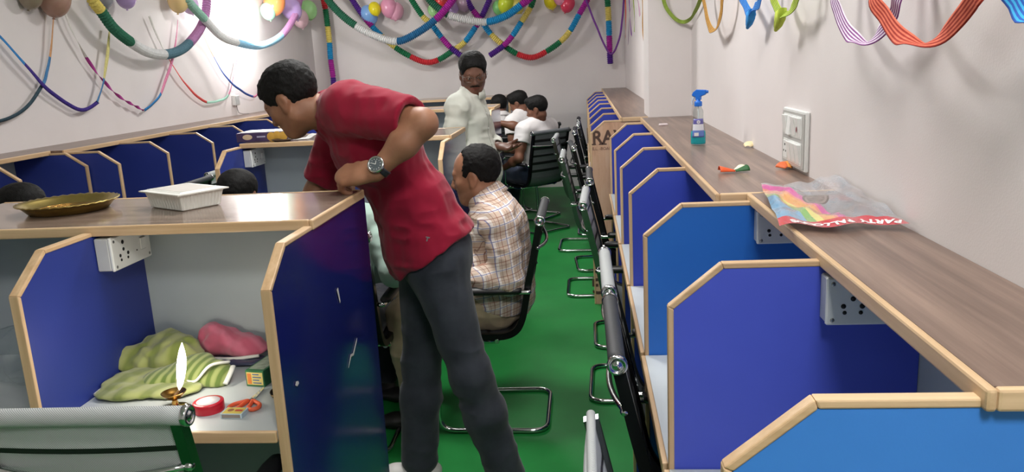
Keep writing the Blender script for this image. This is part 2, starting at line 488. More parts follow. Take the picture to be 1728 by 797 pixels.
divider((-.735, 1.637, 0), (0, 1, 0), (1, 0, 0), row_prof(1.637, 1.945, 2.452), .02, M['navy_gloss'], 'glossy navy end panel of the front row with scuffs, beside the leaning man', None, name='end_panel', cat='panel')
_ep = [o for o in COL.objects if o.name.startswith('end_panel')][-1]
M['chip'] = mat('bare_chip', (196, 192, 190), .8, var=.05)
for pts in ([(1.715, .865), (1.722, .872), (1.735, .868), (1.738, .861), (1.726, .858)], [(2.085, .995), (2.097, .998), (2.106, .955), (2.101, .950)], [(2.118, .745), (2.150, .775), (2.175, .770), (2.225, .800), (2.222, .793), (2.177, .762), (2.152, .767)]):
    ob = MB().prism([(-.7128, y, z) for y, z in pts], (.0007, 0, 0)).build('scuff', M['chip'], None, (-.7125, pts[0][0], pts[0][1])); at_parent(ob, _ep)
divider((-1.342, 1.637, 0), (0, 1, 0), (1, 0, 0), row_prof(1.637, 1.945, 2.168), .02, M['navy'], 'navy divider in the front row with a white socket box', 'centre row dividers')
divider((-1.95, 1.637, 0), (0, 1, 0), (1, 0, 0), row_prof(1.637, 1.945, 2.452), .02, M['navy'], 'navy end panel at the left end of the front row', 'centre row dividers')
desk((-1.320, 1.628), (-.7375, 2.168), 'y0', 'pale front row desk holding the oil lamp and green towel', 'centre row desks')
desk((-1.928, 1.628), (-1.3445, 2.168), 'y0', 'pale front row desk at the left edge with a clear plastic bag', 'centre row desks')
for k, (y0, y1, x0, x1) in enumerate([(4.29, 4.82, -1.935, -.735), (6.92, 7.42, -1.95, -.785), (8.95, 9.47, -1.95, -.80)]):
    yf = y0 - .31; yb = (y0 + y1) / 2 - .02; n = row(y0, y1, yb, yf, x0, x1, k + 1)
    divider((x1 - .02, yf, 0), (0, 1, 0), (1, 0, 0), row_prof(yf, y0, y1 + .012), .02, M['navy_gloss'], 'glossy navy end panel of the %s centre row facing the aisle' % n, 'aisle end panels', name='end_panel', cat='panel')
    divider((x0 - .02, yf, 0), (0, 1, 0), (1, 0, 0), row_prof(yf, y0, y1 + .012), .02, M['navy'], 'navy end panel at the left end of the %s centre row' % n, 'centre row dividers')
    xm = (x0 + x1) / 2
    divider((xm - .01, yf, 0), (0, 1, 0), (1, 0, 0), row_prof(yf, y0, yb - .002), .02, M['navy'], 'navy divider halfway along the %s centre row' % n, 'centre row dividers')
    desk((x0 + .0025, yf - .01), (xm - .0125, yb - .002), 'y0', 'pale desk in the left booth of the %s centre row' % n, 'centre row desks')
    desk((xm + .0125, yf - .01), (x1 - .0225, yb - .002), 'y0', 'pale desk in the aisle side booth of the %s centre row' % n, 'centre row desks')

# left wall booths
def left_prof(w, dx): return [(0, 0), (0, 1.13), (dx, ZT - .014), (w, ZT - .014), (w, 0)]
XLB = XL + .05
LY = [(3.79, -2.92), (4.355, -2.92), (4.385, -2.735), (4.945, -2.735), (5.59, -2.735), (6.215, -2.735), (6.93, -2.735), (7.56, -2.735), (8.2, -2.735), (8.85, -2.735), (9.5, -2.735)]
ll = ['navy divider at the far left edge behind the dark haired head', 'navy divider on the left wall at the section joint, nearer of the touching pair', 'navy divider on the left wall at the section joint, farther of the touching pair',
      'navy divider on the left wall behind the white tray', 'navy divider on the left wall left of the sweet box', 'navy divider on the left wall nearest the wall socket', 'navy divider on the left wall just left of the leaning man\'s face']
for i, (y, x) in enumerate(LY):
    divider((x, y, 0), (-1, 0, 0), (0, 1, 0), left_prof(x - XLB, .12), .018, M['navy'], ll[i] if i < len(ll) else 'navy divider on the left wall hidden behind the leaning man', 'dividers along the left wall')
counter('counter', (XL + .001, 2.6), (-3.14, 4.374), M['walnut'], ['x1'], 'walnut counter on the left wall, near section at the photo edge', 'left wall counters')
counter('counter', (XL + .001, 4.376), (-3.06, 10.045), M['walnut'], ['x1'], 'long walnut counter on the left wall under the streamers', 'left wall counters')
back_panel((XL + .002, 2.6, 0), (XLB - .001, 10.04, ZT - .03), M['grey_lam'], 'grey back panel of the left wall booths', 'grey back panels')
for y_, lb_ in ((2.62, 'navy divider ending the left wall row, outside the photo edge'), (3.205, 'navy divider on the left wall just outside the photo edge')):
    divider((-2.92, y_, 0), (-1, 0, 0), (0, 1, 0), left_prof(-2.92 - XLB, .12), .018, M['navy'], lb_, 'dividers along the left wall')
LY = [(2.62, -2.92), (3.205, -2.92)] + LY
for i in range(len(LY) - 1):
    (ya, xa), (yb_, xb) = LY[i], LY[i + 1]
    if yb_ - ya < .1: continue
    desk((XLB, ya + .021), (xa + .011, yb_ - .003), 'x1', 'pale desk in the left wall booths', 'desks of the left wall')

# socket boxes under the counters
def socket_box(o, X, N, w, h, d, label, group='socket boxes'):
    """o: lower corner on the divider, X: along the width, N: out of the divider; the cover carries a six hole outlet, screws and a rocker"""
    X = Vector(X); N = Vector(N); Z = Vector((0, 0, 1)); T = Matrix((X, N, Z)).transposed().to_4x4(); T.translation = Vector(o)
    t = thing('socket_box', o, 0, label, 'socket', group)
    b = MB().cbox((0, 0.0005, 0), (w, d * .8, h), .003, 0, T).build('box', M['plastic_grey'], t); b.location = -Vector(o)
    c = MB().cbox((-.0015, d * .8, -.0015), (w + .0015, d, h + .0015), .003, 0, T).build('cover', M['plastic'], t); c.location = -Vector(o)
    m = MB()
    for u, v, r in ((.30, .78, .0056), (.30, .56, .0048), (.16, .40, .0046), (.44, .40, .0050), (.18, .26, .0038), (.42, .26, .0038)):
        T2 = T @ Matrix.Translation((u * w * .72 + w * .06, d + .0002, v * h)) @ Matrix.Rotation(-PI / 2, 4, 'X')
        m.lathe([(r, 0), (r, .0008), (0, .0008)], 14, 0, T2)
    q = m.build('outlet_hole', M['hole'], c)
    for u, v in ((.06, .88), (.06, .10), (.94, .88), (.94, .10)):
        T2 = T @ Matrix.Translation((u * w, d + .0002, v * h)) @ Matrix.Rotation(-PI / 2, 4, 'X'); MB().lathe([(.0042, 0), (.0036, .0012), (0, .0012)], 12, 0, T2).build('screw', M['screw'], c)
    m = MB().box((w * .70, d, h * .30), (w * .86, d + .0008, h * .72), 0, T)
    f = m.build('switch_frame', M['plastic_grey'], c)
    m = MB().prism([T @ Vector((w * .715, d + .0008, h * .33)), T @ Vector((w * .715, d + .0008, h * .69)), T @ Vector((w * .715, d + .006, h * .69)), T @ Vector((w * .715, d + .002, h * .33))], X * w * .13)
    m.build('rocker', M['plastic'], f)
    m = MB().box((w * .60, d, h * .34), (w * .625, d + .001, h * .38), 0, T).build('indicator_slot', M['hole'], c)
    return t
socket_box((.432, 1.461, 1.100), (1, 0, 0), (0, -1, 0), .165, .088, .045, 'white socket box on the violet blue divider, nearest on the right')
socket_box((.440, 2.085, 1.106), (1, 0, 0), (0, -1, 0), .165, .085, .045, 'white socket box on the royal blue divider under the plastic bag')
socket_box((-1.322, 1.945, 1.102), (0, 1, 0), (1, 0, 0), .185, .090, .05, 'white socket box on the navy divider of the front row')
socket_box((-1.935, 4.30, 1.09), (0, 1, 0), (1, 0, 0), .185, .095, .05, 'white socket box on the second row end panel below the sweet box')

# ------------------------------------------------------------------ chairs
def mesh_mat(name, c, c2, scale=420, rough=0.6):
    """woven office mesh: a fine diagonal weave"""
    k = NT(name); v = k.coords('Object', (1, 1, 1), (0.5, 0.3, 0.6))
    w = k.n('ShaderNodeTexWave', wave_type='BANDS', bands_direction='DIAGONAL'); w.inputs['Scale'].default_value = scale / 3.4; w.inputs['Distortion'].default_value = 0.4
    k.l(v, w.inputs['Vector'])
    k.color(k.ramp(w.outputs['Fac'], [(0.2, c), (0.8, c2)])); k.set(rough); k.bump(w.outputs['Fac'], 0.3, 0.001)
    return k.m
M['mesh_grey'] = mesh_mat('grey_chair_mesh', (140, 144, 145), (188, 192, 192))
M['mesh_black'] = mesh_mat('black_chair_mesh', (26, 28, 31), (58, 61, 65))
M['mesh_rib'] = mesh_mat('lit_black_chair_mesh', (74, 78, 82), (112, 116, 120))  # black mesh, greyed to hold the light reflected from above
M['seam'] = mat('chair_seam_black', (20, 20, 22), 0.45)
M['rail'] = mat('polished_chair_rail', (120, 124, 126), 0.16, 1.0, var=0.03)
M['rail_black'] = mat('black_chair_rail', (24, 25, 27), 0.3, 0.6, var=0.03)
M['chrome2'] = mat('chrome_tube', (205, 207, 208), 0.1, 1.0, var=0.02)
BW = .235
PROF = [(-.262, .955), (-.250, .90), (-.228, .80), (-.205, .70), (-.186, .60), (-.170, .53), (-.145, .480), (-.105, .455), (-.05, .448), (.05, .450), (.15, .456), (.21, .458), (.245, .448), (.262, .425)]
def make_chair(style, label, grp):
    """sling office chair facing +y: mesh back and seat between two rails, roll bar, arms and a cantilever floor loop"""
    t = thing('office_chair', (0, 0, 0), 0, label, 'chair', grp)
    slim = style == 'slim'; mm = M['mesh_rib'] if style == 'ribbed' else M['mesh_grey'] if style in ('grey', 'slim') else M['mesh_black']
    rl = M['rail'] if style in ('grey', 'slim') else M['rail_black']
    pr = catmull([(0, y, z) for y, z in PROF], 6)
    nb = 6 * 5 + 1
    def sling(P, nm, seams):
        g = []; fl = []
        L = [0.0]
        for i in range(1, len(P)): L.append(L[-1] + (P[i] - P[i - 1]).length)
        n = 70; S = [L[-1] * i / n for i in range(n + 1)]
        pts = []
        j = 0
        for s_ in S:
            while j < len(L) - 2 and L[j + 1] < s_: j += 1
            f = (s_ - L[j]) / max(L[j + 1] - L[j], 1e-9); pts.append(P[j].lerp(P[j + 1], f))
        hw = BW - .022
        for i, p in enumerate(pts):
            a = pts[max(i - 1, 0)]; b = pts[min(i + 1, n)]; tg = (b - a).normalized(); nr = Vector((0, -tg.z, tg.y))
            ph = S[i] / L[-1] * seams; d = abs(ph - round(ph)) * L[-1] / seams
            bulge = 0.004 * (1 - math.exp(-(d / .010) ** 2))
            row = []
            for k in range(13):
                u = k / 12 * 2 - 1
                sag = .010 * (1 - u * u)
                row.append(p - nr * (sag + 0) + nr * bulge * (1 - u ** 6) + Vector((u * hw, 0, 0)))
            g.append(row); fl.append(d < (.012 if style == 'ribbed' else .0075) and 0 < round(ph) < seams)
        return MB().sheet(g, .010, 0, True, lambda i, k: 1 if fl[i] else 0).build(nm, [mm, M['seam']], t)
    sling(pr[:31], 'sling_back', 6)
    sling(pr[30:], 'sling_seat', 4 if style == 'grey' else 5)
    for s_ in (-1, 1):
        m = MB()
        A = [p + Vector((s_ * (BW - .024), 0, 0)) for p in pr]
        # flat bar following the profile
        g = [[], []]
        rows = []
        for i, p in enumerate(A):
            a = A[max(i - 1, 0)]; b = A[min(i + 1, len(A) - 1)]; tg = (b - a).normalized(); nr = Vector((0, -tg.z, tg.y))
            rows.append([p + nr * q + Vector((w_, 0, 0)) for q, w_ in ((.014, -.011), (.014, .011), (-.014, .011), (-.014, -.011), (.014, -.011))])
        m.sheet(rows, 0, 0, False); m.add(rows[0][:4], [(0, 1, 2, 3)]); m.add(rows[-1][:4], [(3, 2, 1, 0)])
        m.build('side_rail', rl, t)
    c = Vector((0, PROF[0][0], PROF[0][1]))
    m = MB().tube([c + Vector((x, 0, 0)) for x in np.linspace(-BW + .008, BW - .008, 12)], .0085 if slim else .0195, 20, 0)
    m.build('top_roll', mm, t)
    for s_ in (() if slim else (-1, 1)):
        T = Matrix.Translation(c + Vector((s_ * (BW - .010), 0, 0))) @ Matrix.Rotation(s_ * PI / 2, 4, 'Y')
        MB().lathe([(.0205, 0), (.0225, .003), (.0225, .010), (.020, .014), (.015, .0135), (.015, .0115), (.009, .0115), (.008, .0145), (0, .015)], 24, 0, T).build('end_cap', M['chrome2'], t)
    for s_ in (-1, 1):                                       # arms
        x = s_ * (BW + .012)
        p = fillet([(x - s_ * .02, -.196, .655), (x, -.21, .655), (x, .14, .655), (x, .145, .46), (x - s_ * .025, .145, .455)], .06, 6)
        a = MB().tube(p, .0095, 10).build('armrest', M['chrome2'], t)
        MB().tube([(x, yv, .664) for yv in (-.175, -.16, -.05, .06, .10, .112)], [.010, .016, .018, .018, .015, .009], 12, 0, sy=1.5).build('arm_pad', M['seam'], a)
    hb = [(-.20 * 1, -.06, .425), (-.20, .13, .425), (-.20, .215, .40), (-.215, .225, .013), (-.225, -.255, .013), (.225, -.255, .013), (.215, .225, .013), (.20, .215, .40), (.20, .13, .425), (.20, -.06, .425)]
    MB().tube(fillet(hb, .075, 8), .0115, 12).build('floor_loop', M['chrome2'], t)
    for yv, zv, nm in ((-.055, .43, 'seat_crossbar'), (.12, .432, 'seat_crossbar')):
        MB().tube([(-.225, yv, zv), (.225, yv, zv)], .010, 10).build(nm, M['chrome2'], t)
    q = [Vector((x, -.233 - .030 * (1 - (x / .21) ** 2) - .012, .838 - .012 * (1 - (x / .21) ** 2))) for x in np.linspace(-.21, .21, 13)]
    MB().tube(q, .0075, 10).build('back_stretcher', M['chrome2'], t)
    for s_ in (-1, 1):
        MB().ell((s_ * .213, -.247, .838), (.011, .011, .011), 12, 8).build('stretcher_bolt', M['chrome2'], t)
    return t
def yaw_at(ob, x, y, deg): ob.location = (x, y, 0); ob.rotation_euler = (0, 0, math.radians(deg))
protos = {}
def chair(style, x, y, face, label, group='sling office chairs'):
    """x, y: where the middle of the top roll stands; face: heading in degrees, 0 = towards the back wall, 90 = left, -90 = right"""
    a = math.radians(face); d = Vector((-math.sin(a), math.cos(a), 0)) * .262
    loc = (x + d.x, y + d.y, 0)
    if style not in protos:
        o = make_chair(style, label, group); o.location = loc; o.rotation_euler = (0, 0, a); protos[style] = o; return o
    return copy_tree(protos[style], loc, a, label, group)
chair('grey', -1.025, 1.36, 1, 'grey mesh chair with green tinted rails in front of the oil lamp desk')
chair('slim', -.004, 1.13, -90, 'grey mesh chair cut by the bottom edge, nearest on the right')
chair('black', .055, 1.825, -90, 'black mesh chair with a round chrome cap, second from the front on the right')
chair('grey', .055, 2.36, -90, 'grey mesh chair right behind the nearest black chair on the right')
chair('grey', -.01, 3.70, -92, 'grey mesh chair with tilted back beside the raw plywood board foot')
chair('black', .02, 4.41, -90, 'black chair pushed in beside the plywood board, right of the grey tilted one')
chair('grey', -.155, 5.40, -90, 'grey chair behind the plaid shirted man, nearest of the far aisle chairs')
chair('black', -.10, 6.05, -86, 'black chair in the far aisle row beside the stamped board letters')
chair('grey', -.25, 6.72, -92, 'grey chair pulled out farthest into the aisle near the young man in white')
chair('black', -.09, 7.31, -90, 'black chair in the far aisle row, second from the end')
chair('grey', -.06, 7.95, -90, 'grey chair at the far end of the aisle row by the back wall')
chair('black', -.06, 8.60, -90, 'black chair pushed in at the far end of the right wall desks')
chair('black', -.195, 3.40, 90, 'black sling chair carrying the man in the plaid shirt')
chair('ribbed', -.31, 7.33, 44, 'black ribbed chair carrying the young man in the white tee')
chair('black', -2.47, 4.72, 90, 'black chair of the left wall row seen over the white tray')
chair('grey', -2.55, 5.30, 90, 'grey chair of the left wall row behind the black one')
chair('black', -1.90, 3.10, 90, 'chair behind the front counter under the dark haired head at left')
chair('black', -1.585, 3.09, 0, 'chair behind the front counter under the dark haired head by the tray')
chair('black', -1.09, 2.96, 0, 'chair behind the front counter under the person in mint')
chair('black', -.37, 8.00, 60, 'black chair under the young man with thick black hair')
chair('black', -.77, 8.31, 30, 'black chair under the dark haired person behind the third row end panel')

# ------------------------------------------------------------------ sculpted shapes: smooth unions of rounded cones and ellipsoids, meshed with surface nets
def v3(p): return np.array([float(p[0]), float(p[1]), float(p[2])])
def unit(p): p = v3(p); return p / (np.linalg.norm(p) + 1e-12)
class Prim:
    """kind, parameters, blend radius, op (add / sub)"""
    def __init__(s, kind, a, k=0.02, op='add'): s.kind = kind; s.a = a; s.k = k; s.op = op
    def d(s, P):
        a = s.a
        if s.kind == 'cone':
            A, B, ra, rb = a; ba = B - A; h = np.clip((P - A) @ ba / (ba @ ba + 1e-12), 0, 1)
            return np.linalg.norm(P - A - h[:, None] * ba, axis=1) - (ra + (rb - ra) * h)
        if s.kind == 'fcone':                      # cone flattened along n by factor f (<1 thinner)
            A, B, ra, rb, n, f = a; ba = B - A; h = np.clip((P - A) @ ba / (ba @ ba + 1e-12), 0, 1)
            q = P - A - h[:, None] * ba; c = q @ n; q2 = np.sum(q * q, 1) - c * c + (c / f) ** 2
            r = ra + (rb - ra) * h; l = np.sqrt(np.maximum(q2, 1e-12)); g = np.sqrt(np.maximum(np.sum(q * q, 1) - c * c + (c / f / f) ** 2, 1e-12))
            return (l - r) * l / g
        if s.kind == 'ell':
            C, r, R = a; q = (P - C) @ R; k0 = np.linalg.norm(q / r, axis=1); k1 = np.linalg.norm(q / (r * r), axis=1) + 1e-9
            return np.where(k0 < 1e-3, -r.min(), k0 * (k0 - 1) / k1)
        if s.kind == 'half':                       # inside where (P-C).n < 0
            C, n = a; return (P - C) @ n
        if s.kind == 'box':
            C, h, R, r = a; q = np.abs((P - C) @ R) - (h - r)
            return np.linalg.norm(np.maximum(q, 0), axis=1) + np.minimum(q.max(1), 0) - r
    def bounds(s):
        a = s.a
        if s.kind in ('cone', 'fcone'):
            r = max(a[2], a[3]); return np.minimum(a[0], a[1]) - r, np.maximum(a[0], a[1]) + r
        if s.kind == 'ell': r = a[1].max(); return a[0] - r, a[0] + r
        if s.kind == 'box': r = np.linalg.norm(a[1]); return a[0] - r, a[0] + r
def cone(A, B, ra, rb=None, k=.02): return Prim('cone', (v3(A), v3(B), ra, ra if rb is None else rb), k)
def fcone(A, B, ra, rb, n, f, k=.02): return Prim('fcone', (v3(A), v3(B), ra, rb, unit(n), f), k)
def ell(C, r, R=None, k=.02): return Prim('ell', (v3(C), np.array(r, float) if np.ndim(r) else np.array([r] * 3, float), np.eye(3) if R is None else np.array(R, float)), k)
def rbox(C, h, R=None, r=.005, k=.01): return Prim('box', (v3(C), np.array(h, float), np.eye(3) if R is None else np.array(R, float), r), k)
def sub(p, k=None): p.op = 'sub'; p.k = p.k if k is None else k; return p
def cut(C, n, k=.004):
    """cut away everything on the side n points to"""
    return Prim('half', (v3(C), unit(n)), k, 'int')
def smin(a, b, k): h = np.maximum(k - np.abs(a - b), 0) / k; return np.minimum(a, b) - h * h * k * .25
def smax(a, b, k): return -smin(-a, -b, k)
def ev_group(G, P, use=None):
    d = None
    for i, p in enumerate(G):
        if use is not None and not use[i]: continue
        q = p.d(P)
        if d is None: d = q if p.op == 'add' else np.full(len(P), 1.0)
        elif p.op == 'add': d = smin(d, q, p.k)
        elif p.op == 'sub': d = smax(d, -q, p.k)
        else: d = smax(d, q, p.k)
    return d if d is not None else np.full(len(P), 1.0)
def vnoise(P, f, seed=0):
    q = P * f + seed * 17.31; i = np.floor(q).astype(np.int64); t = q - i; t = t * t * (3 - 2 * t)
    def hsh(a): 
        n = (a[:, 0] * 374761393 + a[:, 1] * 668265263 + a[:, 2] * 2147483647 + seed * 974711) & 0xffffffff
        n = ((n ^ (n >> 13)) * 1274126177) & 0xffffffff
        return ((n ^ (n >> 16)) & 0xffff) / 32767.5 - 1
    r = 0
    for dx in (0, 1):
        for dy in (0, 1):
            for dz in (0, 1):
                w = (t[:, 0] if dx else 1 - t[:, 0]) * (t[:, 1] if dy else 1 - t[:, 1]) * (t[:, 2] if dz else 1 - t[:, 2])
                r = r + w * hsh(i + np.array([dx, dy, dz]))
    return r
def sdf_mesh(groups, vox, name, mats, parent=None, disp=None, kgroup=.01, matf=None, relax=1, clip_z=None):
    """groups: list of lists of prims, every list smooth-united with kgroup"""
    lo = np.full(3, 1e9); hi = -lo
    for G in groups:
        for p in G:
            if p.op == 'add': a, b = p.bounds(); lo = np.minimum(lo, a); hi = np.maximum(hi, b)
    lo -= 4 * vox; hi += 4 * vox
    B = 12
    n = (np.ceil((hi - lo) / vox / B).astype(int)) * B
    val = np.empty(n, np.float32)
    nb = n // B
    bi = np.stack(np.meshgrid(*[np.arange(k) for k in nb], indexing='ij'), -1).reshape(-1, 3)
    ctr = lo + (bi * B + (B - 1) / 2) * vox
    hd = math.sqrt(3) * B * vox / 2
    def full(P):
        d = None
        for G in groups:
            q = ev_group(G, P); d = q if d is None else smin(d, q, kgroup)
        return d
    dc = full(ctr)
    amp = .012
    act = np.abs(dc) < hd * 1.35 + amp
    blk = val.reshape(nb[0], B, nb[1], B, nb[2], B).transpose(0, 2, 4, 1, 3, 5)
    sgn = np.where(dc < 0, -1.0, 1.0).astype(np.float32).reshape(nb)
    blk[...] = sgn[..., None, None, None]
    loc = np.stack(np.meshgrid(*[np.arange(B)] * 3, indexing='ij'), -1).reshape(-1, 3) * vox
    pd = [[p.d(ctr) for p in G] for G in groups]
    for bidx in np.nonzero(act)[0]:
        P = lo + bi[bidx] * B * vox + loc
        d = None
        for G, D in zip(groups, pd):
            m = min([q[bidx] for p, q in zip(G, D) if p.op == 'add'])
            if m > hd * 2.6 + .06: continue
            use = [(q[bidx] < m + 2.6 * hd + .06) if p.op == 'add' else (abs(q[bidx]) < hd * 1.6 + .08 or (p.op == 'int' and q[bidx] > 0) or (p.op == 'sub' and q[bidx] < 0)) for p, q in zip(G, D)]
            q = ev_group(G, P, use)
            d = q if d is None else smin(d, q, kgroup)
        if d is None: continue
        if disp is not None: d = d - disp(P)
        i, j, k = bi[bidx]
        blk[i, j, k] = d.reshape(B, B, B)
    # surface nets
    ins = val < 0
    c8 = [(0, 0, 0), (1, 0, 0), (0, 1, 0), (1, 1, 0), (0, 0, 1), (1, 0, 1), (0, 1, 1), (1, 1, 1)]
    sl = lambda o: tuple(slice(o[a], n[a] - 1 + o[a]) for a in range(3))
    cnt = np.zeros([k - 1 for k in n], np.int8)
    for o in c8: cnt += ins[sl(o)]
    cell = (cnt > 0) & (cnt < 8)
    idx = np.argwhere(cell)
    if len(idx) == 0: raise RuntimeError('empty ' + name)
    cv = np.stack([val[idx[:, 0] + o[0], idx[:, 1] + o[1], idx[:, 2] + o[2]] for o in c8], 1)
    acc = np.zeros((len(idx), 3)); num = np.zeros(len(idx))
    for a in range(8):
        for b in range(a + 1, 8):
            if bin(a ^ b).count('1') != 1: continue
            va, vb = cv[:, a], cv[:, b]; x = (va < 0) != (vb < 0)
            t = np.where(x, va / np.where(x, va - vb, 1), 0)
            oa = np.array(c8[a]); ob = np.array(c8[b])
            pt = oa + (ob - oa) * t[:, None]; acc += pt * x[:, None]; num += x
    V = lo + (idx + acc / num[:, None]) * vox
    ids = np.full([k - 1 for k in n], -1, np.int64); ids[tuple(idx.T)] = np.arange(len(idx))
    Q = []
    for ax in range(3):
        o = [0, 0, 0]; o[ax] = 1
        s0 = tuple(slice(0, n[a] - o[a]) for a in range(3)); s1 = tuple(slice(o[a], n[a]) for a in range(3))
        x = ins[s0] != ins[s1]; e = np.argwhere(x)
        b, c = (ax + 1) % 3, (ax + 2) % 3
        ok = (e[:, b] > 0) & (e[:, c] > 0) & (e[:, b] < n[b] - 1) & (e[:, c] < n[c] - 1); e = e[ok]
        def at(db, dc_):
            q = e.copy(); q[:, b] += db; q[:, c] += dc_; return ids[tuple(q.T)]
        q = np.stack([at(-1, -1), at(0, -1), at(0, 0), at(-1, 0)], 1)
        inn = ins[tuple(e.T)]
        q = np.where(inn[:, None], q, q[:, ::-1]); Q.append(q)
    Q = np.concatenate(Q); Q = Q[(Q >= 0).all(1)]
    for _ in range(relax):                                     # light Laplacian smoothing
        S = np.zeros_like(V); C = np.zeros(len(V))
        for a in range(4):
            i, j = Q[:, a], Q[:, (a + 1) % 4]
            np.add.at(S, i, V[j]); np.add.at(C, i, 1); np.add.at(S, j, V[i]); np.add.at(C, j, 1)
        V = V * .5 + S / np.maximum(C, 1)[:, None] * .5
    me = bpy.data.meshes.new(name)
    org = v3(parent.matrix_world.translation) if parent is not None else np.zeros(3)
    if parent is not None: org = v3(parent.location)
    Vl = V - org
    me.vertices.add(len(V)); me.vertices.foreach_set('co', Vl.astype(np.float32).ravel())
    me.loops.add(len(Q) * 4); me.loops.foreach_set('vertex_index', Q.astype(np.int32).ravel())
    me.polygons.add(len(Q)); me.polygons.foreach_set('loop_start', np.arange(0, len(Q) * 4, 4, dtype=np.int32))
    me.polygons.foreach_set('use_smooth', np.ones(len(Q), bool))
    if not isinstance(mats, (list, tuple)): mats = [mats]
    for m in mats: me.materials.append(m)
    if matf is not None:
        cen = V[Q].mean(1); me.polygons.foreach_set('material_index', matf(cen).astype(np.int32))
    me.update(calc_edges=True); me.validate()
    ob = bpy.data.objects.new(name, me); COL.objects.link(ob)
    if parent is not None: ob.parent = parent
    return ob

# ------------------------------------------------------------------ things on the counters, desks and walls
def metal(name, c, rough, v=.1):
    k = NT(name); f = k.noise(k.coords('Object'), 30, 4); k.color(k.ramp(f, [(.3, mix(c, (0, 0, 0), v)), (.7, c)])); k.set(rough, 1.0); return k.m
M['brass'] = metal('aged_brass', (188, 166, 98), .3); M['brass_bright'] = metal('bright_brass', (206, 160, 88), .2); M['bronze'] = metal('dull_bronze', (112, 92, 62), .4)
# brass plate
t = thing('brass_plate', (-1.575, 2.232, ZT), 0, 'large brass plate with a scalloped rim on the front walnut counter', 'plate')
m = MB(); seg = 72
prof = [(0, .010), (.100, .010), (.112, .012), (.128, .026), (.136, .031), (.143, .032), (.143, .029), (.134, .027), (.124, .018), (.110, .002), (.098, 0), (0, 0)]
V = []
for r, z in prof:
    for k in range(seg):
        a = 2 * PI * k / seg; rr = r * (1 + (.007 * math.cos(a * 36) if r > .13 else 0)); V.append((rr * math.cos(a), rr * math.sin(a), z + (.0012 * math.cos(a * 36) if r > .13 else 0)))
F = [(i * seg + k, i * seg + (k + 1) % seg, (i + 1) * seg + (k + 1) % seg, (i + 1) * seg + k) for i in range(len(prof) - 1) for k in range(seg)]
m.add(V, F, 0, True); ob = m.build('plate_body', M['brass'], t)
m = MB()
for r in (.035, .06, .085): m.tube([(r * math.cos(a), r * math.sin(a), .0105) for a in np.linspace(0, 2 * PI, 49)[:-1]], .0012, 6, 0, closed=True)
m.build('engraved_rings', M['brass_bright'], t)
# white take-away tray
a = Vector((-1.326, 2.242, 0)); b = Vector((-1.165, 2.140, 0)); c_ = Vector((-1.083, 2.235, 0))
ux = (b - a).normalized(); uy = (c_ - b); uy = (uy - ux * uy.dot(ux)).normalized(); lx, ly = .190, .128
t = thing('food_tray', tuple(b + Vector((0, 0, ZT))), math.atan2(-ux.y, -ux.x), 'white ribbed plastic food tray with a film lid on the front counter', 'tray')
m = MB(); N = 96; hx, hy = .088, .062
cx0, cy0 = hx, -hy
def rr(k, sx, sy, rad, rib):
    per = [(1, 1), (-1, 1), (-1, -1), (1, -1)]
    u = k / N * 4; sd = int(u); f = u - sd
    pts = [(sx, -sy), (sx, sy), (-sx, sy), (-sx, -sy), (sx, -sy)]
    x = pts[sd][0] * (1 - f) + pts[sd + 1][0] * f; y = pts[sd][1] * (1 - f) + pts[sd + 1][1] * f
    d = rib * (1 if k % 2 else -1)
    if sd % 2 == 0: x += d * (1 if x > 0 else -1)
    else: y += d * (1 if y > 0 else -1)
    return x, y
rows = [(.0, .0, 0, 0), (hx - .006, hy - .006, 0, 0), (hx, hy, .003, .0012), (hx + .010, hy + .008, .045, .0012), (hx + .011, hy + .009, .047, 0), (hx + .022, hy + .020, .049, 0), (hx + .0225, hy + .0205, .0525, 0), (hx + .006, hy + .004, .0545, 0), (hx + .004, hy + .002, .056, 0), (0, 0, .056, 0)]
V = []
for sx, sy, z, rib in rows:
    for k in range(N): x, y = rr(k, max(sx, .001), max(sy, .001), 0, rib); V.append((x + cx0 - .088 + .088, y - 0, z))
F = [(i * N + k, i * N + (k + 1) % N, (i + 1) * N + (k + 1) % N, (i + 1) * N + k) for i in range(len(rows) - 1) for k in range(N)]
V = [(x, y - hy, z) if False else (x, y + (-hy), z) for x, y, z in V]
m.add(V, F, 0, False); m.build('tray_body', mat('white_tray_plastic', (232, 232, 226), .4, var=.02), t)
m = MB().box((cx0 - hx + .006, -2 * hy + .006, .0562), (cx0 + hx - .006, -.006, .0568)).build('film_lid', mat('pale_lid_film', (226, 222, 214), .25, var=.05), t)

# front desk: oil lamp with its flame
t = thing('oil_lamp', (-1.053, 1.765, ZD), 0, 'small brass oil lamp burning on the front desk', 'oil lamp')
MB().lathe([(0, 0), (.030, 0), (.032, .002), (.030, .004), (.012, .007), (.0065, .012), (.0085, .017), (.006, .022), (.009, .027), (.022, .033), (.029, .042), (.0305, .045), (.0285, .045), (.021, .037), (.010, .033), (0, .032)], 40).build('lamp_cup', M['brass_bright'], t)
MB().tube([(0, 0, .033), (.004, .002, .038), (.010, .004, .045), (.013, .005, .052)], [.0035, .003, .0025, .002], 8).build('wick', mat('oiled_wick', (120, 100, 80), .8), t)
k = NT('flame'); k.b.inputs['Base Color'].default_value = (0, 0, 0, 1); k.b.inputs['Emission Color'].default_value = (1.0, .93, .78, 1); k.b.inputs['Emission Strength'].default_value = 30
MB().tube([(.013, .005, .048), (.016, .006, .060), (.021, .007, .082), (.026, .008, .108), (.030, .009, .130), (.033, .0095, .152), (.036, .010, .172)], [.001, .006, .0095, .0115, .0105, .0065, .0006], 16).build('flame', k.m, t)
L = bpy.data.lights.new('flame_glow', 'POINT'); L.energy = 1.2; L.color = (1, .88, .7); L.shadow_soft_size = .012
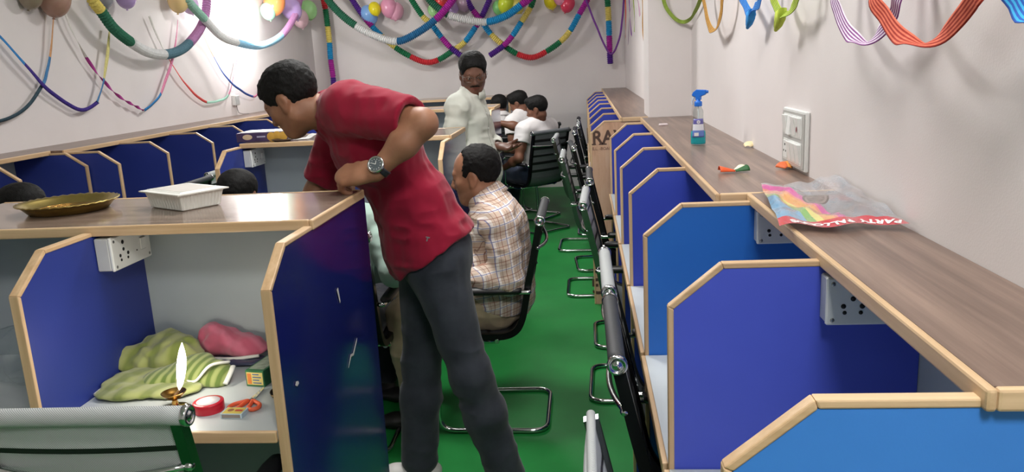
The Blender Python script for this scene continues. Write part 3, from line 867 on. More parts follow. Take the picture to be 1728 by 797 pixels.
o = bpy.data.objects.new('flame_glow', L); COL.objects.link(o); o.parent = t; o.location = (.024, .008, .15)

# green striped towel and pink towel
def towel_mat(name, stops, scale, axis):
    k = NT(name); v = k.coords('Object', (1, 1, 1), (0, 0, .35)); w = k.n('ShaderNodeTexWave', wave_type='BANDS', bands_direction=axis); w.inputs['Scale'].default_value = scale; w.inputs['Distortion'].default_value = 1.2; w.inputs['Detail'].default_value = 2
    k.l(v, w.inputs['Vector']); k.color(k.ramp(w.outputs['Fac'], stops)); k.set(.95, spec=.1, sheen=.3); k.bump(k.noise(v, 900, 3), .6, .002); return k.m
M['towel_g'] = towel_mat('green_terry', [(.2, (122, 134, 70)), (.5, (146, 154, 92)), (.85, (158, 164, 106))], 5, 'X'); M['hem'] = cloth_hem = mat('white_hem', (222, 222, 216), .9)
M['towel_p'] = towel_mat('pink_terry', [(.2, (186, 92, 114)), (.8, (202, 112, 134))], 8, 'Y')
def fold_noise(a, f, s_): return lambda P: a * vnoise(P * np.array([1, 1, 1.5]), f, s_) + a * .5 * vnoise(P, f * 2.3, s_ + 1)
t = thing('green_towel', (-1.17, 1.95, ZD), 0, 'crumpled green striped towel with white hems on the front desk', 'towel')
z0 = ZD
G1 = [fcone((-1.26, 1.85, z0 + .012), (-1.08, 1.86, z0 + .012), .055, .045, (0, 0, 1), .26, .03), fcone((-1.27, 1.93, z0 + .014), (-1.15, 2.03, z0 + .016), .06, .07, (0, 0, 1), .25, .04), cut((0, 0, z0 + .001), (0, 0, -1))]
G2 = [fcone((-1.295, 2.0, z0 + .050), (-1.20, 2.02, z0 + .050), .045, .045, (.2, -.6, .7), .5, .03), ell((-1.225, 2.06, z0 + .055), (.075, .055, .052), None, .03), ell((-1.17, 2.02, z0 + .052), (.06, .055, .045), None, .03), cut((0, 0, z0 + .001), (0, 0, -1))]
G3 = [fcone((-1.19, 1.90, z0 + .022), (-1.09, 1.95, z0 + .034), .034, .050, (-.2, -.4, .9), .5, .02), fcone((-1.08, 1.93, z0 + .030), (-1.02, 1.925, z0 + .026), .050, .046, (.1, -.5, .85), .5, .03), cut((0, 0, z0 + .001), (0, 0, -1))]
sdf_mesh([G1], .0032, 'lower_fold', M['towel_g'], t, disp=fold_noise(.006, 22, 3))
sdf_mesh([G2], .0032, 'upper_fold', M['towel_g'], t, disp=fold_noise(.011, 22, 5))
sdf_mesh([G3], .0032, 'front_fold', towel_mat('green_terry_stripes', [(.25, (96, 116, 58)), (.6, (134, 146, 86)), (.9, (148, 158, 100))], 14, 'X'), t, disp=fold_noise(.003, 26, 8))
for pts in ([(-1.318, 1.84, .006), (-1.315, 1.90, .012), (-1.322, 1.97, .012)], [(-1.338, 1.985, .078), (-1.338, 1.975, .055), (-1.330, 1.962, .030)], [(-.978, 1.945, .040), (-.972, 1.915, .034), (-.976, 1.885, .014)], [(-1.10, 1.905, .030), (-1.06, 1.885, .022), (-1.02, 1.90, .060), (-.985, 1.94, .055)]):
    MB().tube(catmull([(x, y, z0 + z) for x, y, z in pts], 6), .0042, 8, sy=1.8).build('hem', M['hem'], t).location = -Vector(t.location)
t = thing('pink_towel', (-1.05, 2.10, ZD), 0, 'folded pink towel leaning against the grey panel behind the green towel', 'towel')
G = [ell((-1.105, 2.115, z0 + .062), (.050, .030, .050), None, .03), ell((-1.045, 2.105, z0 + .050), (.075, .038, .034), None, .04), ell((-.985, 2.10, z0 + .034), (.05, .036, .022), None, .03), cut((0, 0, z0 + .012), (0, 0, -1)), cut((0, 2.163, 0), (0, 1, 0))]
sdf_mesh([G], .0035, 'pink_fold', M['towel_p'], t, disp=fold_noise(.008, 22, 12))
MB().tube(catmull([(-1.10, 2.062, z0 + .018), (-1.03, 2.058, z0 + .018), (-.96, 2.075, z0 + .020)], 6), .005, 8, sy=1.5).build('hem', M['hem'], t).location = -Vector(t.location)
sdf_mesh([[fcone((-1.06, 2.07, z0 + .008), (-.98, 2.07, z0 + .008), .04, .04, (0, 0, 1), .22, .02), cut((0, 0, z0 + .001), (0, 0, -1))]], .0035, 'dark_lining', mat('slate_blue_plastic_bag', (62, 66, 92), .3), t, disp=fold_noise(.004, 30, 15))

# red ribbon reel
M['satin'] = mat('red_satin', (206, 22, 44), .3, var=.12, stretch=(1, 1, 6)); M['card'] = mat('white_reel_card', (230, 224, 226), .6, var=.03)
t = thing('ribbon_reel', (-.958, 1.752, ZD), .3, 'red satin ribbon reel with a white face on the front desk', 'ribbon reel')
MB().lathe([(.037, .001), (.0375, .003), (.0375, .023), (.0365, .025), (.0285, .0255)], 48).build('ribbon_roll', M['satin'], t)
MB().lathe([(.0285, .0245), (.0285, .0258), (0, .0258)], 40).build('face_disc', M['card'], t)
MB().lathe([(0, 0), (.036, 0), (.037, .001)], 40).build('bottom_disc', M['card'], t)
# match box
t = thing('matchbox', (-.878, 1.722, ZD), -.05, 'small matchbox with a yellow label beside the red reel', 'matchbox')
MB().cbox((-.028, -.019, 0), (.028, .019, .0125), .0008).build('sleeve', mat('matchbox_pale_blue', (186, 206, 214), .5), t)
MB().box((-.0245, -.0165, .0125), (.0245, .0165, .0129)).build('label', mat('matchbox_yellow', (206, 184, 84), .5), t)
MB().lathe([(.008, .0130), (0, .0133)], 16, 0, Matrix.Translation((-.010, .002, 0))).build('label_mark', mat('matchbox_brown', (140, 86, 54), .5), t)
MB().box((.002, -.004, .0129), (.021, .006, .0132)).build('label_bar', mat('matchbox_red', (180, 66, 44), .5), t)
MB().box((-.024, -.0192, .002), (.024, -.0190, .0105)).build('striking_strip', mat('striker_brown', (150, 138, 130), .9), t)
# scissors with orange handles
t = thing('scissors', (-.868, 1.80, ZD), 0, 'scissors with orange handles, blades under the green box', 'scissors')
for s_ in (-1, 1):
    ob = MB().prism([(s_ * .001, .0, .003), (s_ * .008, .004, .003), (s_ * .004, .075, .003), (0, .078, .003)], (0, 0, .0022)).build('blade', M['chrome'], t); ob.location.z = .002 if s_ > 0 else -.0005
    lp = [(s_ * .004, -.002, .006), (s_ * .020, -.018, .007), (s_ * .036, -.030, .007), (s_ * .040, -.052, .007), (s_ * .026, -.064, .007), (s_ * .012, -.052, .007), (s_ * .010, -.026, .007)]
    MB().tube(fillet(lp, .012, 5, True), .0052, 10, 0, closed=True).build('handle', mat('orange_handle', (232, 96, 56), .4), t)
MB().lathe([(.004, 0), (.004, .009), (.003, .010), (0, .010)], 14).build('pivot', M['screw'], t)
# green box
t = thing('incense_box', (-.897, 1.895, ZD), .38, 'green cardboard box with a colourful end lying on the front desk by the wooden edge', 'box')
t.rotation_euler.z = -.16
w_, d_, h_ = .056, .175, .046
MB().cbox((-w_ / 2, 0, 0), (w_ / 2, d_, h_), .0015).build('carton', mat('green_carton', (26, 104, 52), .35, var=.2, scale=30), t)
MB().box((-w_ / 2 + .004, -.0006, .006), (w_ / 2 - .004, 0, h_ - .005)).build('end_label', mat('carton_end_yellow', (226, 206, 120), .4), t)
MB().box((-w_ / 2 + .006, -.0010, .008), (-w_ / 2 + .018, -.0006, h_ - .008)).build('end_picture', mat('carton_orange', (222, 128, 52), .4), t)
for k_ in range(4): MB().box((-w_ / 2 + .022, -.0010, .010 + k_ * .008), (w_ / 2 - .009 - (k_ % 2) * .006, -.0006, .013 + k_ * .008)).build('end_print', mat('carton_blue', (70, 100, 150), .4), t)
T = Matrix.Translation((w_ / 2 + .0004, .055, h_ * .5)) @ Matrix.Rotation(PI / 2, 4, 'Y')
MB().lathe([(.017, 0), (0, .0006)], 24, 0, T).build('side_seal', mat('carton_gold_brown', (176, 120, 62), .35), t)
MB().box((w_ / 2, .135, .004), (w_ / 2 + .0006, d_ - .002, h_ - .004)).build('side_panel', mat('carton_white', (206, 208, 206), .4), t)
text_obj('side_print', 'lll', .026, mat('carton_ink', (40, 44, 48), .5), t, Matrix.Translation((w_ / 2 + .0008, .150, h_ * .5)) @ Matrix.Rotation(PI / 2, 4, 'Z') @ Matrix.Rotation(PI / 2, 4, 'X'), .0002)
MB().box((-w_ / 2 + .006, .012, h_), (w_ / 2 - .006, d_ - .01, h_ + .0006)).build('top_window', mat('carton_top_pale', (150, 164, 140), .4, var=.25, scale=60), t)
# bronze dish
t = thing('bronze_dish', (-.785, 1.835, ZD), 0, 'dull bronze dish half hidden by the wooden edge of the navy end panel', 'dish')
MB().lathe([(0, .006), (.034, .006), (.040, .012), (.043, .017), (.0445, .017), (.042, .009), (.036, 0), (0, 0)], 48).build('dish_body', M['bronze'], t)
# clear plastic bag in the left booth
def clear_mat(name, tint, alpha):
    k = NT(name); tr = k.n('ShaderNodeBsdfTransparent'); tr.inputs['Color'].default_value = lin(tint); gl = k.n('ShaderNodeBsdfGlossy'); gl.inputs['Roughness'].default_value = .12
    mx = k.n('ShaderNodeMixShader'); fr = k.n('ShaderNodeLayerWeight'); fr.inputs['Blend'].default_value = .35; pw = k.n('ShaderNodeMath', operation='POWER'); pw.inputs[1].default_value = 3.0; k.l(fr.outputs['Facing'], pw.inputs[0]); hf = k.n('ShaderNodeMath', operation='MULTIPLY'); hf.inputs[1].default_value = .55; k.l(pw.outputs[0], hf.inputs[0])
    ad = k.n('ShaderNodeMath', operation='ADD'); ad.inputs[1].default_value = alpha; k.l(hf.outputs[0], ad.inputs[0]); k.l(ad.outputs[0], mx.inputs['Fac']); k.l(tr.outputs[0], mx.inputs[1]); k.l(gl.outputs[0], mx.inputs[2]); k.l(mx.outputs[0], k.out.inputs['Surface'])
    nz = k.noise(k.coords('Object'), 40, 4); b = k.n('ShaderNodeBump'); b.inputs['Strength'].default_value = .5; b.inputs['Distance'].default_value = .01; k.l(nz, b.inputs['Height']); k.l(b.outputs[0], gl.inputs['Normal']); k.l(b.outputs[0], fr.inputs['Normal'])
    return k.m
M['clear'] = clear_mat('clear_plastic', (250, 252, 252), .02)
t = thing('plastic_bag', (-1.58, 1.98, ZD), 0, 'clear crumpled plastic bag on the front desk at the left edge', 'plastic bag')
sdf_mesh([[ell((-1.60, 2.0, ZD + .075), (.15, .11, .085), None, .03), ell((-1.53, 1.96, ZD + .05), (.10, .10, .055), None, .03), cut((0, 0, ZD + .001), (0, 0, -1)), cut((-1.347, 0, 0), (1, 0, 0))]], .007, 'bag_film', M['clear'], t, disp=fold_noise(.012, 16, 31))

# sweet box and bits on the second row counter
t = thing('sweet_box', (-1.86, 4.50, ZT), .06, 'flat purple sweet box with gold cakes printed on its side, on the second row counter', 'box')
MB().cbox((-.15, -.10, 0), (.15, .10, .052), .002).build('carton', mat('purple_carton', (62, 44, 84), .35, var=.15), t)
MB().box((-.13, -.085, .052), (.15, .08, .056)).build('white_lid', mat('white_lid_card', (232, 232, 234), .3), t)
for k_ in range(3): MB().lathe([(.026, 0), (.024, .0008), (0, .001)], 20, 0, Matrix.Translation((.055 + .034 * k_, -.1003, .026 + .004 * (k_ % 2))) @ Matrix.Rotation(PI / 2, 4, 'X')).build('printed_cake', mat('cake_gold', (196, 150, 60), .4), t)
MB().lathe([(.022, 0), (0, .0008)], 24, 0, Matrix.Translation((-.085, -.1003, .028)) @ Matrix.Rotation(PI / 2, 4, 'X') @ Matrix.Diagonal((1.3, .7, 1, 1))).build('oval_seal', mat('seal_cream', (206, 180, 150), .4), t)
MB().box((-.03, -.1008, .024), (.02, -.1002, .032)).build('printed_line', mat('carton_print_pale', (170, 166, 190), .5), t)
t = thing('paper_napkin', (-1.62, 4.47, ZT), .3, 'white folded paper napkin beside the sweet box', 'napkin')
rows = [[(x, y, .003 + .022 * max(0, math.sin(x * 30 + y * 9)) ** 2 * (1 if x > .0 else .3)) for y in np.linspace(-.05, .05, 12)] for x in np.linspace(-.07, .07, 18)]
MB().sheet(rows, .0012).build('napkin_sheet', mat('white_tissue', (234, 234, 232), .9), t)
t = thing('brown_saucer', (-1.72, 4.36, ZT), 0, 'small dark saucer by the sweet box under the leaning man\'s chin', 'saucer')
MB().lathe([(0, .004), (.040, .004), (.060, .014), (.062, .013), (.042, 0), (0, 0)], 36).build('saucer_body', mat('dark_brown_saucer', (70, 54, 44), .4), t)

# cracker scraps (folded paper cones)
def scrap(x, y, z, cols, rz, label, s=1.0):
    t = thing('cracker_scrap', (x, y, z), rz, label, 'paper scrap', 'torn cracker scraps')
    for i, (c, a, l) in enumerate(cols):
        R = Matrix.Rotation(a, 4, 'Z'); V = []
        rows = []
        for f in np.linspace(0, 1, 6):
            w_ = (.009 + .016 * f) * s
            rows.append([tuple(R @ Vector((f * l * s * .8, w_ * math.sin(q) , .003 + (.014 * f + .006) * s * max(0, math.cos(q * .9))))) for q in np.linspace(-1.5, 1.5, 9)])
        MB().sheet(rows, .0012).build('paper_fold', mat('scrap_' + str(c), c, .6, var=.03), t)
    return t
scrap(.468, 2.512, ZT, [((236, 92, 40), 2.9, .060), ((240, 236, 206), .35, .040), ((40, 96, 50), .0, .050)], .25, 'orange, white and green torn cracker scrap on the right counter')
scrap(-.93, 4.62, ZT, [((236, 92, 40), .1, .05), ((240, 236, 206), 2.8, .045)], 0, 'orange and white torn cracker scrap at the end of the second row counter')
scrap(.636, 3.15, ZT, [((238, 220, 176), 1.0, .055)], .2, 'cream torn cracker scrap against the right wall')
scrap(.636, 2.53, ZT, [((232, 150, 70), 1.2, .05), ((226, 110, 60), 1.7, .04)], .2, 'orange paper curl under the wall switch plate')
t = thing('eraser', (.425, 4.33, ZT), .2, 'small pinkish white eraser on the right counter near the pillar', 'eraser')
MB().cbox((-.022, -.014, 0), (.022, .014, .011), .003).build('eraser_body', mat('eraser_rubber', (226, 212, 214), .7), t)

# spray bottle
def tinted(name, c, a):
    k = NT(name); tr = k.n('ShaderNodeBsdfTransparent'); tr.inputs['Color'].default_value = lin(c); df = k.n('ShaderNodeBsdfTranslucent'); df.inputs['Color'].default_value = lin(c); d2 = k.n('ShaderNodeBsdfDiffuse'); d2.inputs['Color'].default_value = lin(c)
    m0 = k.n('ShaderNodeMixShader'); m0.inputs['Fac'].default_value = .5; k.l(df.outputs[0], m0.inputs[1]); k.l(d2.outputs[0], m0.inputs[2])
    mx = k.n('ShaderNodeMixShader'); mx.inputs['Fac'].default_value = a; k.l(tr.outputs[0], mx.inputs[1]); k.l(m0.outputs[0], mx.inputs[2]); k.l(mx.outputs[0], k.out.inputs['Surface']); return k.m
TURQ = tinted('turquoise_liquid', (60, 214, 224), .8)
t = thing('spray_bottle', (.470, 3.33, ZT), 0, 'glass cleaner spray bottle with blue trigger and turquoise liquid on the right counter', 'spray bottle')
def glassy(name, c, ior=1.45, rough=.03):
    k = NT(name); k.b.inputs['Base Color'].default_value = lin(c); k.set(rough, trans=1.0, ior=ior); return k.m
SB = [(0, .001), (.026, .001), (.030, .004), (.0315, .012), (.0315, .040), (.030, .060), (.0265, .085), (.0225, .105), (.0205, .118), (.021, .126), (.0215, .136), (.019, .146), (.0135, .154), (.0125, .158), (.0125, .170)]
ysq = Matrix.Diagonal((1, .80, 1, 1))
MB().lathe(SB + [(.0115, .170), (.0115, .158), (.018, .145), (.0202, .136), (.0198, .126), (.0193, .118), (.0213, .105), (.0253, .085), (.0288, .060), (.0303, .040), (.0303, .012), (.029, .005), (0, .0025)], 40, 0, ysq).build('bottle_shell', clear_mat('clear_bottle_plastic', (246, 248, 248), .02), t)
MB().lathe([(0, .003), (.0288, .0055), (.0300, .012), (.0300, .040), (.0293, .050), (.0289, .0575), (0, .0575)], 40, 0, ysq).build('liquid', TURQ, t)
rows = [[(.0318 * (1 if z < .045 else (1 - (z - .045) * 3.4)) * 1.012 * math.sin(a), -.0318 * .80 * 1.012 * (1 if z < .045 else (1 - (z - .045) * 3.4)) * math.cos(a), z) for a in np.linspace(-.95, .75, 14)] for z in np.linspace(.034, .110, 10)]
k = NT('bottle_label'); sp = k.n('ShaderNodeSeparateXYZ'); k.l(k.coords('Object'), sp.inputs[0]); mr = k.n('ShaderNodeMapRange'); mr.inputs['From Min'].default_value = .03; mr.inputs['From Max'].default_value = .112; k.l(sp.outputs['Z'], mr.inputs['Value'])
k.color(k.ramp(mr.outputs[0], [(0, (92, 120, 190)), (.36, (120, 140, 200)), (.40, (214, 216, 226)), (.66, (222, 222, 228)), (.70, (96, 92, 160)), (1, (96, 92, 160))], 'CONSTANT')); k.set(.4)
lb = MB().sheet(rows, .0004).build('front_label', k.m, t)
MB().box((-.020, -.0275, .040), (-.002, -.0268, .054)).build('white_sticker', mat('sticker_white', (236, 236, 236), .5), lb)
MB().lathe([(.0075, 0), (0, .0006)], 20, 0, Matrix.Translation((-.002, -.0222, .097)) @ Matrix.Rotation(PI / 2, 4, 'X')).build('label_emblem', mat('emblem_white', (226, 226, 236), .5), lb)
text_obj('emblem_letter', 'V', .011, mat('emblem_blue', (70, 66, 150), .5), lb, Matrix.Translation((-.002, -.0230, .0968)) @ Matrix.Rotation(PI / 2, 4, 'X'), .0002)
text_obj('label_lettering', 'CLEAN', .0085, mat('label_ink', (70, 80, 150), .5), lb, Matrix.Translation((-.002, -.0252, .078)) @ Matrix.Rotation(PI / 2, 4, 'X'), .0002) if False else None
MB().tube([(0, 0, .006), (.002, 0, .08), (0, 0, .168)], .002, 8).build('dip_tube', mat('dip_tube_plastic', (214, 220, 222), .4), t)
blue = mat('trigger_blue', (30, 110, 214), .35, var=.04)
MB().lathe([(.0150, .160), (.0158, .162), (.0158, .176), (.0145, .180), (.009, .181), (.009, .190), (0, .190)], 28).build('screw_collar', blue, t)
m = MB()
T = Matrix.Rotation(-.5, 4, 'Z')
hp = [(.012, 0, .186), (.012, 0, .200), (.030, 0, .206), (.034, 0, .212), (.034, 0, .226), (-.006, 0, .228), (-.020, 0, .218), (-.026, 0, .206), (-.022, 0, .202), (-.010, 0, .198), (-.010, 0, .186)]
m.prism([T @ Vector((x, -.009, z)) for x, y, z in hp], T.to_3x3() @ Vector((0, .018, 0))); hd_ = bevel(m.build('spray_head', blue, t), .0025, 2)
m = MB().prism([T @ Vector((x, -.005, z)) for x, z in ((-.014, .204), (-.024, .202), (-.030, .180), (-.026, .166), (-.023, .168), (-.025, .180), (-.016, .196))], T.to_3x3() @ Vector((0, .010, 0))); m.build('trigger', mat('trigger_pale', (206, 216, 226), .4), t)
MB().lathe([(.006, 0), (.006, .008), (.003, .009), (0, .009)], 16, 0, T @ Matrix.Translation((.034, 0, .218)) @ Matrix.Rotation(PI / 2, 4, 'Y')).build('nozzle', blue, t)

# printed party bag
def bag_mat():
    k = NT('printed_clear_bag'); tc = k.n('ShaderNodeTexCoord'); sp = k.n('ShaderNodeSeparateXYZ'); k.l(tc.outputs['UV'], sp.inputs[0])
    U, Vv = sp.outputs['X'], sp.outputs['Y']
    def math_(op, a, b=None):
        x = k.n('ShaderNodeMath', operation=op)
        for i, q in enumerate((a, b)):
            if q is None: continue
            if isinstance(q, (int, float)): x.inputs[i].default_value = q
            else: k.l(q, x.inputs[i])
        return x.outputs[0]
    # rainbow band curving over the left half
    dx = math_('SUBTRACT', U, -.45); dy = math_('SUBTRACT', Vv, .05); rad = math_('SQRT', math_('ADD', math_('POWER', dx, 2.0), math_('POWER', dy, 2.0)))
    rb = k.ramp(math_('MULTIPLY', math_('SUBTRACT', rad, .55), 2.0), [(0, (120, 168, 204)), (.30, (120, 168, 204)), (.31, (124, 178, 92)), (.45, (226, 214, 120)), (.56, (224, 164, 104)), (.74, (218, 136, 120)), (.80, (206, 92, 158)), (.93, (206, 92, 158)), (.94, (190, 186, 186)), (1.0, (190, 186, 186))], 'CONSTANT')
    nz = k.noise(tc.outputs['UV'], 3.0, 3)
    pale = k.ramp(nz, [(.35, (178, 168, 170)), (.55, (170, 180, 192)), (.7, (186, 160, 166))])
    sel = k.ramp(math_('MULTIPLY', math_('SUBTRACT', rad, .55), 2.0), [(0, (255, 255, 255)), (.935, (255, 255, 255)), (.94, (0, 0, 0))], 'CONSTANT')
    m1 = k.n('ShaderNodeMix', data_type='RGBA'); k.l(sel, m1.inputs['Factor']); k.l(pale, m1.inputs['A']); k.l(rb, m1.inputs['B'])
    # dark oval with a grey print
    ox = math_('MULTIPLY', math_('SUBTRACT', U, .50), 3.6); oy = math_('MULTIPLY', math_('SUBTRACT', Vv, .56), 4.2); orad = math_('ADD', math_('POWER', ox, 2.0), math_('POWER', oy, 2.0))
    oc = k.ramp(orad, [(0, (112, 100, 96)), (.10, (140, 128, 124)), (.16, (104, 92, 90)), (.20, (70, 62, 62)), (.23, (186, 182, 182))], 'CONSTANT')
    os_ = k.ramp(orad, [(0, (255, 255, 255)), (.23, (0, 0, 0))], 'CONSTANT')
    m2 = k.n('ShaderNodeMix', data_type='RGBA'); k.l(os_, m2.inputs['Factor']); k.l(m1.outputs['Result'], m2.inputs['A']); k.l(oc, m2.inputs['B'])
    # red heading strip along the near edge, blue waves above it
    e = k.ramp(Vv, [(0, (200, 40, 60)), (.09, (120, 170, 214)), (.13, (0, 0, 0))], 'CONSTANT'); es = k.ramp(Vv, [(0, (255, 255, 255)), (.09, (0, 0, 0))], 'CONSTANT')
    m3 = k.n('ShaderNodeMix', data_type='RGBA'); k.l(es, m3.inputs['Factor']); k.l(m2.outputs['Result'], m3.inputs['A']); k.l(e, m3.inputs['B'])
    k.color(m3.outputs['Result']); k.set(.12, spec=.6, coat=.5)
    # printed areas are opaque, the rest a hazy clear film
    bw1 = math_('MAXIMUM', sel, os_); bw2 = math_('MAXIMUM', bw1, es); k.l(math_('MULTIPLY_ADD', bw2, .34), k.b.inputs['Alpha'])
    x = k.t.links[-1].from_node; x.inputs[2].default_value = .56
    k.bump(k.noise(tc.outputs['UV'], 9, 5), .5, .01)
    return k.m
A = [Vector((.398, 1.640, ZT)), Vector((.648, 1.625, ZT)), Vector((.655, 2.10, ZT)), Vector((.470, 2.150, ZT))]     # near left, near right, far right, far left
nu, nv = 40, 56; rows = []; UVs = []
P_ = np.array([[i / (nu - 1), j / (nv - 1), 0] for j in range(nv) for i in range(nu)])
hn = vnoise(P_, 4.0, 77) * .5 + vnoise(P_, 9.0, 78) * .3 + np.abs(vnoise(P_, 6.0, 79)) * .5
for j in range(nv):
    row = []
    for i in range(nu):
        u, v = i / (nu - 1), j / (nv - 1)
        p = (A[0] * (1 - u) + A[1] * u) * (1 - v) + (A[3] * (1 - u) + A[2] * u) * v
        h = .012 + .022 * (hn[j * nu + i] + .3) * min(1, v * 5) + .03 * max(0, u - .55) * max(0, v - .5) * 4 * (.6 + .6 * math.sin(u * 9)) + .006 * max(0, .1 - v) * 10 * (1 + math.sin(u * 14)) * .5
        # the left edge droops a little over the counter edge
        row.append(p + Vector((0, .012 * math.sin(u * 11) * (1 - v), max(.003, h))))
    rows.append(row)
bag = MB().sheet(rows, .0)
bo = bag.build('party_bag', bag_mat(), None, (.53, 1.88, ZT)); tag(bo, 'printed clear party balloon bag with a rainbow and red heading lying on the right counter', 'plastic bag')
uvl = bo.data.uv_layers.new(name='UVMap')
for lp in bo.data.loops:
    vi = lp.vertex_index; uvl.data[lp.index].uv = ((vi % nu) / (nu - 1), (vi // nu) / (nv - 1))
whi = mat('bag_white_print', (240, 238, 238), .3)
def bag_text(txt, u0, u1):
    n = len(txt)
    for q, ch in enumerate(txt):
        if ch == ' ': continue
        u = u0 + (u1 - u0) * (q + .5) / n; i = min(nu - 2, max(1, int(u * (nu - 1)))); j = 2
        p = rows[j][i].lerp(rows[j][i + 1], u * (nu - 1) - i) - Vector((.53, 1.88, ZT)); xd = (rows[j][i + 1] - rows[j][i - 1]); yd = rows[j + 2][i] - rows[j - 2][i]; nn = xd.cross(yd).normalized()
        mt = frame(p + nn * .0008, -xd, nn)
        o = text_obj('heading_letter', ch, .026, whi, bo, mt, .0003, 'CENTER', .0012)
bag_text('PARTY BALLOONS', .97, .10)

# wall switch plate
t = thing('switch_plate', (XR, 2.518, 1.325), 0, 'white electrical switch plate on the right wall above the counter', 'switch plate')
MB().cbox((-.013, -.133, -.090), (-.0005, .133, .090), .003).build('back_plate', M['plastic'], t)
MB().cbox((-.016, -.126, -.083), (-.013, .126, .083), .002).build('cover_plate', mat('satin_plate_grey', (180, 180, 177), .3, var=.02), t)
def rock(y, z, w, h, tilt, nm='rocker'):
    m = MB().prism([(-.0165, y - w / 2, z + h / 2), (-.0165 - (.011 if tilt > 0 else .003), y - w / 2, z + h / 2), (-.0165 - (.003 if tilt > 0 else .010), y - w / 2, z - h / 2), (-.0165, y - w / 2, z - h / 2)], (0, w, 0))
    return bevel(m.build(nm, M['plastic'], t), .001, 2)
for zc_ in (.040, -.040):
    MB().cbox((-.0175, -.105, zc_ - .034), (-.016, .105, zc_ + .034), .001).build('module_frame', M['plastic'], t)
for i, y in enumerate((.080, .030, -.022, -.074)): rock(y, .040, .040, .058, 1 if i != 1 else -1)
for i, y in enumerate((.020, -.028, -.076)): rock(y, -.040, .040, .058, 1)
MB().cbox((-.020, .050, -.068), (-.0172, .100, -.012), .001).build('outlet_face', M['plastic'], t)
for y, z, r in ((.075, -.025, .004), (.062, -.045, .0032), (.088, -.045, .0032)):
    MB().lathe([(r, 0), (r, .0008), (0, .0008)], 14, 0, Matrix.Translation((-.0201, y, z)) @ Matrix.Rotation(-PI / 2, 4, 'Y')).build('outlet_hole', M['hole'], t)
MB().lathe([(.006, 0), (.004, .001), (0, .001)], 16, 0, Matrix.Translation((-.0245, -.074, .034)) @ Matrix.Rotation(-PI / 2, 4, 'Y') @ Matrix.Diagonal((1.6, .7, 1, 1))).build('red_indicator', mat('dark_red_mark', (130, 40, 50), .4), t)

# small socket on the left wall with a wire down to the counter
t = thing('wall_socket', (XL, 7.55, 1.372), 0, 'small white wall socket with a hanging wire above the left counter', 'socket')
MB().cbox((.0005, -.052, -.05), (.035, .052, .05), .004).build('box', M['plastic'], t)
MB().cbox((.035, -.042, -.04), (.039, .042, .04), .002).build('cover', M['plastic_grey'], t)
MB().tube([(.02, 0, -.05), (.022, .003, -.09), (.03, .01, -.125), (.05, .06, -.140), (.07, .15, -.1425)], .003, 8).build('wire', mat('grey_wire', (120, 112, 112), .5), t)
# wall lamp: a bare bulb in a holder
t = thing('wall_lamp', (XL, 7.70, 2.12), 0, 'bright bare bulb in a holder on the left wall among the balloons', 'wall lamp')
MB().lathe([(0, 0), (.05, 0), (.05, .012), (.03, .02), (.022, .03), (.020, .055), (0, .055)], 28, 0, Matrix.Rotation(PI / 2, 4, 'Y')).build('lamp_holder', M['plastic'], t)
k = NT('lit_bulb'); k.b.inputs['Base Color'].default_value = (1, 1, 1, 1); k.b.inputs['Emission Color'].default_value = (1, .99, .95, 1); k.b.inputs['Emission Strength'].default_value = 60
MB().lathe([(.016, .05), (.018, .065), (.034, .090), (.042, .115), (.040, .135), (.028, .155), (0, .163)], 28, 0, Matrix.Rotation(PI / 2, 4, 'Y')).build('bulb', k.m, t)
L = bpy.data.lights.new('bulb_glow', 'POINT'); L.energy = BULB; L.color = (1, .98, .94); L.shadow_soft_size = .045
o = bpy.data.objects.new('bulb_glow', L); COL.objects.link(o); o.parent = t; o.location = (.23, 0, .0)

